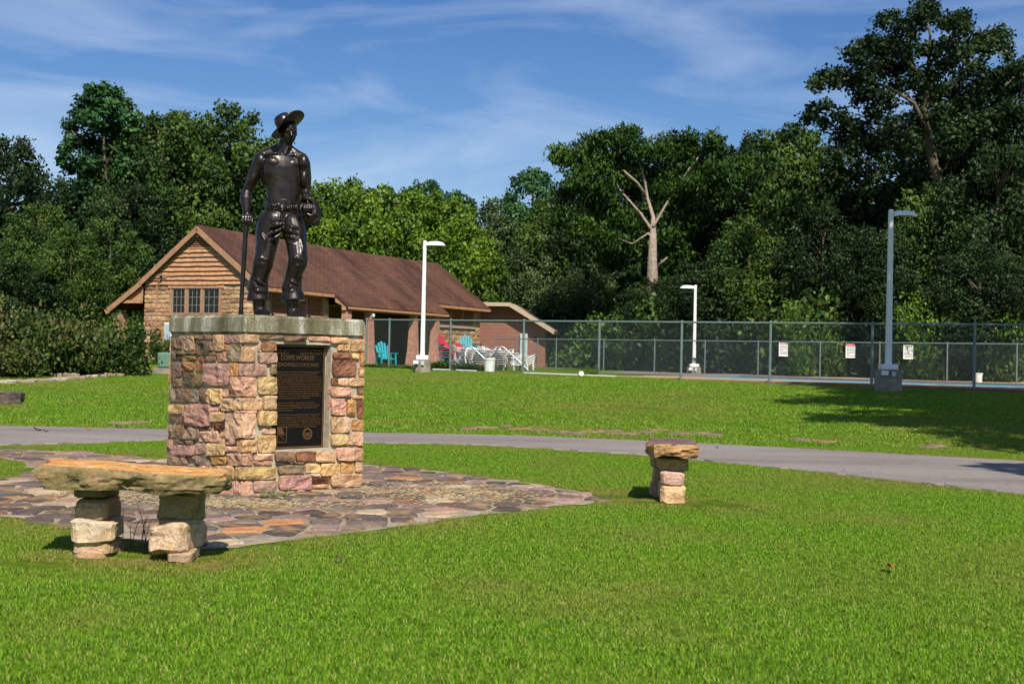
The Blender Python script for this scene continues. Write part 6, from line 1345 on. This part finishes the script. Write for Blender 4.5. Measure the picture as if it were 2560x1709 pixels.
traced('tulip_tree', 'tallest tree of the left wood with a pointed blue-green crown', (245, 700),
 [(215, 208, 18), (238, 205, 16), (262, 215, 18), (285, 240, 18), (195, 235, 18), (225, 240, 22), (255, 250, 24), (180, 262, 18), (300, 270, 16), (160, 290, 18), (205, 275, 24), (240, 290, 26), (275, 295, 22), (310, 300, 16), (165, 325, 18), (150, 345, 14), (195, 325, 22), (235, 340, 28), (280, 340, 24),
  (200, 375, 26), (245, 395, 32), (160, 380, 20), (290, 385, 28), (140, 365, 12), (200, 430, 34), (260, 450, 34), (170, 470, 30), (220, 500, 34), (270, 520, 30)],
 68, [(245, 700, 0, 0.22), (244, 500, 0, 0.14), (240, 350, 0, 0.09), (236, 230, 0, 0.03)], [[(243, 420, 0, 0.12), (200, 350, -0.5, 0.08), (165, 300, -0.8, 0.03)], [(243, 380, 0, 0.1), (275, 310, 0.5, 0.06), (300, 275, 0.6, 0.03)]], 'leaf_blue', 22, dens=900, leaf=0.26, dsp=1.6, shell=0.2, rk=1.3)
def t2(x, y): return ((1900 + x / 2.8) / 1.0898, (y / 2.8) / 1.0898)
OL = [(860, 150, 55), (930, 110, 40), (1130, 60, 60), (1180, 40, 50), (1100, 130, 70), (1200, 120, 60), (1380, 150, 70), (1420, 130, 50), (1430, 210, 60), (1300, 170, 50), (980, 190, 60), (1050, 220, 65), (1560, 280, 60), (1640, 260, 60), (1700, 240, 50), (1720, 330, 50), (1500, 330, 60), (1590, 340, 55), (1740, 400, 35),
      (640, 380, 55), (720, 330, 60), (800, 290, 60), (850, 350, 70), (700, 420, 50), (930, 300, 60), (1020, 340, 70), (1150, 350, 50), (1250, 340, 60), (1330, 300, 55), (1400, 380, 80), (1300, 450, 70), (1530, 470, 55), (1460, 500, 50), (450, 530, 50), (400, 600, 45), (500, 560, 50), (560, 520, 55), (620, 570, 60), (700, 540, 70), (800, 480, 75), (900, 450, 80),
      (380, 570, 35), (1000, 470, 70), (700, 680, 60), (800, 640, 70), (900, 700, 60), (800, 800, 70), (1080, 560, 70), (1200, 520, 70), (950, 600, 60), (1130, 680, 70), (1230, 640, 75), (1350, 640, 80), (1400, 560, 50), (380, 760, 45), (470, 740, 40), (340, 820, 50), (450, 860, 55), (560, 800, 50), (620, 880, 60), (700, 900, 60), (950, 880, 80), (1100, 850, 80), (1250, 800, 80), (1400, 760, 80), (1500, 680, 80), (1550, 600, 50),
      (1600, 560, 60), (1700, 520, 60), (1780, 500, 60), (1830, 460, 50), (1650, 640, 60), (1760, 620, 70), (1700, 720, 60), (1500, 880, 90), (1650, 850, 90), (1780, 780, 80), (1350, 950, 90), (1000, 1000, 90), (800, 1000, 80), (560, 950, 60), (250, 900, 50), (180, 960, 50)]
traced('oak_tree', 'very tall spreading oak dominating the upper right with sky showing between its boughs', (2240, 700), [(*t2(x, y), r / 2.8 / 1.0898 * 0.92) for x, y, r in OL], 57,
 [(2240, 700, 0, 0.3), (*t2(1200, 1100), 0, 0.22), (*t2(1150, 800), 0, 0.15), (*t2(1180, 500), 0, 0.1), (*t2(1190, 250), 0, 0.06), (*t2(1160, 90), 0, 0.02)],
 [[(*t2(1180, 950), 0, 0.13), (*t2(1080, 720), -0.5, 0.1), (*t2(950, 640), -0.8, 0.07), (*t2(700, 540), -1, 0.05), (*t2(450, 580), -1, 0.03)], [(*t2(1160, 750), 0, 0.11), (*t2(1350, 600), 0.5, 0.08), (*t2(1480, 430), 0.5, 0.06), (*t2(1640, 370), 0.4, 0.05), (*t2(1730, 380), 0.4, 0.02)],
  [(*t2(1170, 600), 0, 0.12), (*t2(1020, 420), -0.4, 0.08), (*t2(860, 330), -0.4, 0.03)], [(*t2(1180, 450), 0, 0.1), (*t2(1330, 300), 0.2, 0.06), (*t2(1400, 160), 0.2, 0.03)], [(*t2(1200, 1000), 0, 0.12), (*t2(1400, 800), 0.5, 0.1), (*t2(1700, 620), 1, 0.07), (*t2(1830, 480), 1, 0.03)]],
 'leaf_deep', 23, dens=900, leaf=0.2, dsp=2.4, shell=0.1, rk=1.7)
# understorey shrubs behind the far fence and beside the buildings
def shrub_arch(key, w, hh, seed, mat, n=16, dens=330, leaf=0.2):
    rs = np.random.RandomState(seed); L_ = [(rs.uniform(-w, w), rs.uniform(-0.6, 0.6), rs.uniform(0.2, hh * (1 - 0.4 * abs(rs.uniform(-1, 1)))), rs.uniform(0.35, 0.7)) for _ in range(n)]; C_, D_, T_ = crown_pts(L_, dens, leaf, rs, 0.9); k = C_[:, 2] > -0.1
    ARCH[key] = (leaf_mesh('foliage', C_[k], D_[k], T_[k], leaf, M[mat], rs), None, hh + 0.4)
shrub_arch('s1', 1.5, 1.7, 41, 'leaf_mid', dens=700, leaf=0.15); shrub_arch('s2', 1.3, 2.1, 42, 'leaf_mid', dens=700, leaf=0.15); shrub_arch('s3', 1.4, 1.5, 43, 'leaf_bright', dens=800, leaf=0.11); shrub_arch('s4', 1.2, 2.3, 44, 'leaf_deep', dens=700, leaf=0.15); shrub_arch('rosy', 1.3, 1.4, 45, 'leaf_hedge', n=18, dens=700, leaf=0.13)
q_ = MB(); q_.tube([(0, 0, -0.2), (0.05, 0, 0.5), (0, 0.05, 1.1)], [0.05, 0.04, 0.02], 6); q_.tube([(0, 0, 0.1), (0.4, 0.1, 0.9)], [0.03, 0.01], 5); q_.tube([(0, 0, 0.1), (-0.4, 0, 1.0)], [0.03, 0.01], 5); STEM = q_.mesh('stem'); STEM.materials.append(M['bark'])
def shrub(key, px, Y, hgt, label, rz=0, sx=1.0, name='shrub', z=None, group='shrubs behind the pool', cat='shrub'):
    r = ray(px, 900); x = r.x / r.y * Y; me = ARCH[key][0]; t = thing(name, label, cat, (x, Y, (gz(x, Y) if z is None else z) - 0.05), math.radians(rz), group); s = hgt / ARCH[key][2]; t.scale = (sx, sx, s)
    put(bpy.data.objects.new('foliage', me), t); put(bpy.data.objects.new('stem', STEM), t); return t
kk = ['s1', 's2', 's4', 's1', 's3', 's2', 's4', 's1', 's2', 's1', 's3', 's4', 's2', 's1', 's3', 's2', 's4', 's1']
pl_ = ['right beside the pump house corner', 'a step right of the pump house', 'third one right of the pump house', 'fourth one right of the pump house', 'bright one under the pale trunk', 'between the pale trunk and the small lamp post', 'just left of the small lamp post',
       'just right of the small lamp post', 'two bays left of the first sign', 'left of the first sign', 'bright climbing one above the first sign', 'between the first sign and the red-headed sign', 'behind the red-headed sign', 'behind the tall grey lamp post base', 'bright one right of the tall grey lamp post', 'right of the third sign', 'two bays right of the third sign', 'at the right edge of the picture']
for i, k in enumerate(kk):
    px = 1405 + i * 70; f_ = (px - 1236) / 1324; Y = 62 / (1 + max(0, f_) * 0.33) + 2.2 + (i % 3) * 0.7
    if i == 0: Y = 70; shrub(k, px, Y, (2.6, 3.0, 2.4, 3.2, 2.7)[i % 5] * (1.15 if i > 9 else 1), 'tangled green shrub by the far fence, ' + pl_[i], rz=i * 51, sx=1.35, z=0.72)
for i, (px, hgt, lab) in enumerate(((1405, 4.6, 'tall dense shrub behind the pump house corner'), (1500, 4.2, 'tall dense shrub left of the pale trunk'), (1640, 4.4, 'tall dense shrub right of the pale trunk'), (1800, 4.4, 'tall dense shrub behind the first bays right of the small lamp'), (1950, 4.8, 'tall dense shrub behind the first sign'), (2090, 4.6, 'tall dense shrub behind the red-headed sign'), (2230, 4.4, 'tall dense shrub behind the grey lamp post'), (2380, 4.6, 'tall leafy shrub at the right behind the far fence'), (2520, 4.6, 'tall dense shrub cut by the right picture edge'))):
    f_ = (px - 1236) / 1324; Y = 62 / (1 + max(0, f_) * 0.33) + 4.5; Y = 72.5 if px < 1450 else Y; shrub(('s4', 's2', 's1')[i % 3], px, Y, hgt, lab, rz=i * 77, sx=1.7)
shrub('s3', 2035, 54.0, 3.7, 'sunlit climbing vine above the fence between the first two signs', 20, 0.8); shrub('s3', 2330, 51.0, 3.9, 'sunlit yellow-green vine right of the grey lamp post', 60, 1.2); shrub('s3', 2480, 49.8, 3.4, 'pale leafy vine near the right edge behind the fence', 110, 1.0)
# hedge at the left, one shrub after another
for i, (px, Y, hgt, lab) in enumerate(((-40, 36.5, 2.7, 'leftmost reddish-green hedge bush, cut by the picture edge'), (50, 37.2, 2.75, 'second reddish-green hedge bush from the left'), (130, 36.6, 2.8, 'third reddish-green hedge bush from the left'), (200, 37.4, 2.4, 'fourth rosy hedge bush, right of the middle'), (268, 38.2, 2.1, 'rightmost low rosy hedge bush before the lean-to'), (90, 38.8, 3.0, 'tallest hedge bush behind the front row'), (0, 35.4, 1.6, 'low front hedge bush at the left edge'))):
    shrub('rosy', px, Y, hgt, lab, i * 83, 0.95, 'hedge_bush', group='reddish hedge on the left')
shrub('s1', 320, 45, 2.2, 'green shrub in the shade of the lean-to post', 10, 0.8, group='shrubs round the bathhouse'); shrub('rosy', 520, 44, 2.45, 'flowering rose bush before the gable windows, seen above the pedestal', 40, 0.55, group='shrubs round the bathhouse'); shrub('rosy', 575, 44.5, 2.3, 'flowering bush under the gable window right of the first one', 140, 0.5, group='shrubs round the bathhouse')
shrub('s1', 412, 46.5, 1.3, 'climbing shrub round the pale electrical panel', 10, 0.35, group='shrubs round the bathhouse')
for i, (px, Y, hgt, sx, lab) in enumerate(((1020, 47.2, 0.28, 0.75, 'low green weeds under the porch between two posts'), (950, 47.8, 0.2, 0.5, 'low weeds at the fence foot beside the pedestal'), (1100, 45.8, 0.45, 0.5, 'weeds growing round the left lamp post base'), (1150, 45.6, 0.38, 0.6, 'weeds at the fence foot under the stacked chairs'), (1190, 45.2, 0.3, 0.5, 'low weeds left of the white bucket'), (1477, 41.2, 0.45, 0.16, 'small upright weed right of the tipped bucket'))):
    shrub('s3' if i in (0, 5) else 's1', px, Y, hgt, lab, i * 40, sx, 'weed_clump', cat='weeds', group='weeds along the fence')
# two weedy tufts at the pedestal foot, dry stems by the long bench
for i, (px, py, lab) in enumerate(((660, 1246, 'small green weed tuft at the pedestal foot, leftmost'), (685, 1243, 'small green weed tuft at the pedestal foot, middle'), (715, 1243, 'small green weed tuft at the pedestal foot under the plaque'))):
    p = G(px, py); q = MB()
    for k in range(14): a = k * 2.4; L_ = 0.03 + 0.05 * ((k * 37) % 10) / 10; d = V((math.cos(a), math.sin(a), 0)); q.add([V((0, 0, 0)) + d * 0.01 + V((-d.y, d.x, 0)) * 0.006, d * 0.01 - V((-d.y, d.x, 0)) * 0.006, d * L_ + V((0, 0, L_))], [(0, 1, 2)])
    m_ = M.setdefault('weed', simple('weed_green', (0.16, 0.34, 0.03), 0.7)); o = q.build('weed_tuft', m_); o.location = (p.x, p.y, 0.01); tag(o, lab, 'weed', 'weed tufts at the pedestal foot')
q = MB(); rs = np.random.RandomState(9)
for k in range(12):
    x, y = rs.uniform(-0.12, 0.16), rs.uniform(-0.08, 0.08); L_ = rs.uniform(0.1, 0.3); dx = rs.uniform(-0.12, 0.12); q.tube([(x, y, 0), (x + dx * 0.5, y, L_ * 0.7), (x + dx, y + 0.02, L_)], [0.003, 0.0025, 0.001], 4)
o = q.build('dry_weed', simple('dry_stem', (0.1, 0.07, 0.04), 0.9)); p = G(308, 1372); o.location = (p.x, p.y, 0); tag(o, 'thin dry weed stems between the legs of the long bench', 'weed')
# dry thatch lying on the paving
def thatch(name, cx, cy, rx, ry, n, label, seed):
    rs = np.random.RandomState(seed); q = rs.normal(size=(n, 2)) * 0.42; x = cx + q[:, 0] * rx; y = cy + q[:, 1] * ry; k = ~inside(ped_poly, x, y) & inside(PZ, x, y); x, y = x[k], y[k]; n = len(x); a = rs.uniform(0, PI, n); L_ = rs.uniform(0.012, 0.035, n); w = 0.0022; z = 0.02 + rs.uniform(0, 0.008, n)
    dx, dy = np.cos(a) * L_, np.sin(a) * L_; vs = np.stack([np.stack([x - dx, y - dy, z], 1), np.stack([x + dx, y + dy, z + rs.uniform(-0.003, 0.006, n)], 1), np.stack([x + dx * 0.2 - dy / L_ * w, y + dy * 0.2 + dx / L_ * w, z + 0.004], 1)], 1).reshape(-1, 3)
    o = bpy.data.objects.new(name, fast_mesh(name, vs, np.arange(3 * n).reshape(n, 3), M['thatch'])); put(o); tag(o, label, 'dry grass', kind='stuff')
p = G(1010, 1232); thatch('dry_grass_litter', p.x, p.y, 0.9, 1.1, 1500, 'dry grass clippings strewn on the paving right of the pedestal', 1); p = G(330, 1240); thatch('dry_grass_litter', p.x, p.y, 0.8, 0.8, 1200, 'dry grass clippings on the paving behind the long bench', 2)
p = G(600, 1262); thatch('dry_grass_litter', p.x, p.y, 1.0, 0.35, 2500, 'dry grass clippings along the pedestal foot', 3); p = G(1180, 1240); thatch('dry_grass_litter', p.x, p.y, 0.9, 0.7, 2000, 'thin dry grass clippings near the right tip of the paving', 4)
# the wood behind, one mass that nobody could count
rs = np.random.RandomState(77); n = 26000; x = rs.uniform(-58, 62, n); y = 84 + rs.uniform(-4, 6, n) - np.clip(x, 0, 60) * 0.3; sky = np.interp(x, [-58, -35, -28, -20, -10, -4, 2, 10, 20, 30, 60], [9, 10.5, 12, 11, 9.5, 7.5, 7.0, 9.5, 11.5, 14, 17]); z = 0.6 + sky * rs.rand(n) ** 0.85 * (1 + 0.08 * np.sin(x * 1.3) + 0.05 * np.sin(x * 3.1))
C_ = np.stack([x, y, z], 1); D_ = rs.normal(size=(n, 3)); D_[:, 1] -= 1; D_ /= np.linalg.norm(D_, axis=1)[:, None]
o = bpy.data.objects.new('distant_woods', leaf_mesh('distant_woods', C_, D_, np.clip(rs.normal(0.3, 0.2, n), 0, 1), 0.95, M['leaf_deep'], rs)); put(o); tag(o, 'dense dark woodland filling the background', 'woods', kind='stuff')
# the big tree to the right of the frame whose boughs shade the right of the lawn
def shade_tree(loc, lobes, label, seed):
    rs = np.random.RandomState(seed); t = thing('shade_tree', label, 'tree', loc, 0, 'trees to the right of the view'); L_ = [(x - loc[0], y - loc[1], z - loc[2], r * 1.15) for x, y, z, r in lobes]; C_, D_, T_ = crown_pts(L_, 420, 0.3, rs, 0.7, shell=0.15)
    put(bpy.data.objects.new('crown', leaf_mesh('crown', C_, D_, T_, 0.3, M['leaf_mid'], rs)), t); limbs = [[(0, 0, 5.0, 0.2), ((x) * 0.5, y * 0.5, (5 + z) / 2 + 0.8, 0.12), (x, y, z, 0.04)] for x, y, z, r in L_[::2]]
    put(bpy.data.objects.new('trunk', bark_mesh([(0, 0, -0.5, 0.55), (0, 0, 2, 0.42), (0.1, 0, 6, 0.35), (0, 0, 10, 0.15)], limbs, M['bark'])), t)
def above(px, py, z):
    """the point at height z whose shadow falls on the ground seen at a pixel"""
    g = T(px, py); return g + SV * ((z - g.z) / SV.z)
sh = []
for (px, py, r, z) in ((2090, 1005, 0.9, 11), (2150, 1000, 1.0, 11.5), (2230, 1004, 1.3, 11), (2320, 1010, 1.5, 11.5), (2420, 1015, 1.6, 11), (2520, 1020, 1.7, 11), (2620, 1020, 1.8, 11.2), (1985, 1008, 0.4, 10.6), (2050, 1052, 0.35, 11), (2120, 1046, 0.6, 10.5), (2200, 1050, 0.6, 11), (2290, 1060, 0.7, 11), (2370, 1045, 1.0, 11), (2460, 1060, 1.2, 11),
                       (2560, 1070, 1.2, 11), (2160, 1030, 0.5, 11), (2650, 1060, 1.5, 10.5), (2330, 985, 1.4, 12), (2450, 988, 1.6, 12), (2560, 990, 1.8, 12), (2230, 982, 1.0, 12), (2130, 985, 0.6, 12), (2400, 1085, 0.5, 10), (2480, 1100, 0.5, 10), (2600, 1120, 0.8, 10), (2560, 1110, 0.5, 10), (2470, 1170, 0.22, 9.4), (2520, 1168, 0.3, 9.4), (2580, 1172, 0.4, 9.4), (2540, 1182, 0.2, 9.2), (2620, 1185, 0.4, 9.2)):
    p = above(px, py, z); sh.append((p.x, p.y, p.z, r * 1.25))
for (zz, rr_) in ((2.2, 1.7), (4.4, 1.5)):
    lp_ = V((tz(2221, 33.0).x + 0.4, 33.0, zz)); p = lp_ + SV * ((12.5 - zz) / SV.z); sh.append((p.x, p.y, p.z, rr_))
for xx in (11.8, 13.8, 16.0): p = V((xx, 33.6 - 0.5 * (xx - 11.8), 1.6)) + SV * (11.5 / SV.z); sh.append((p.x, p.y, p.z, 1.9))
shade_tree((13.5, 15.0, 0.3), sh, 'tall tree standing just outside the right of the view whose boughs shade the lawn', 61)
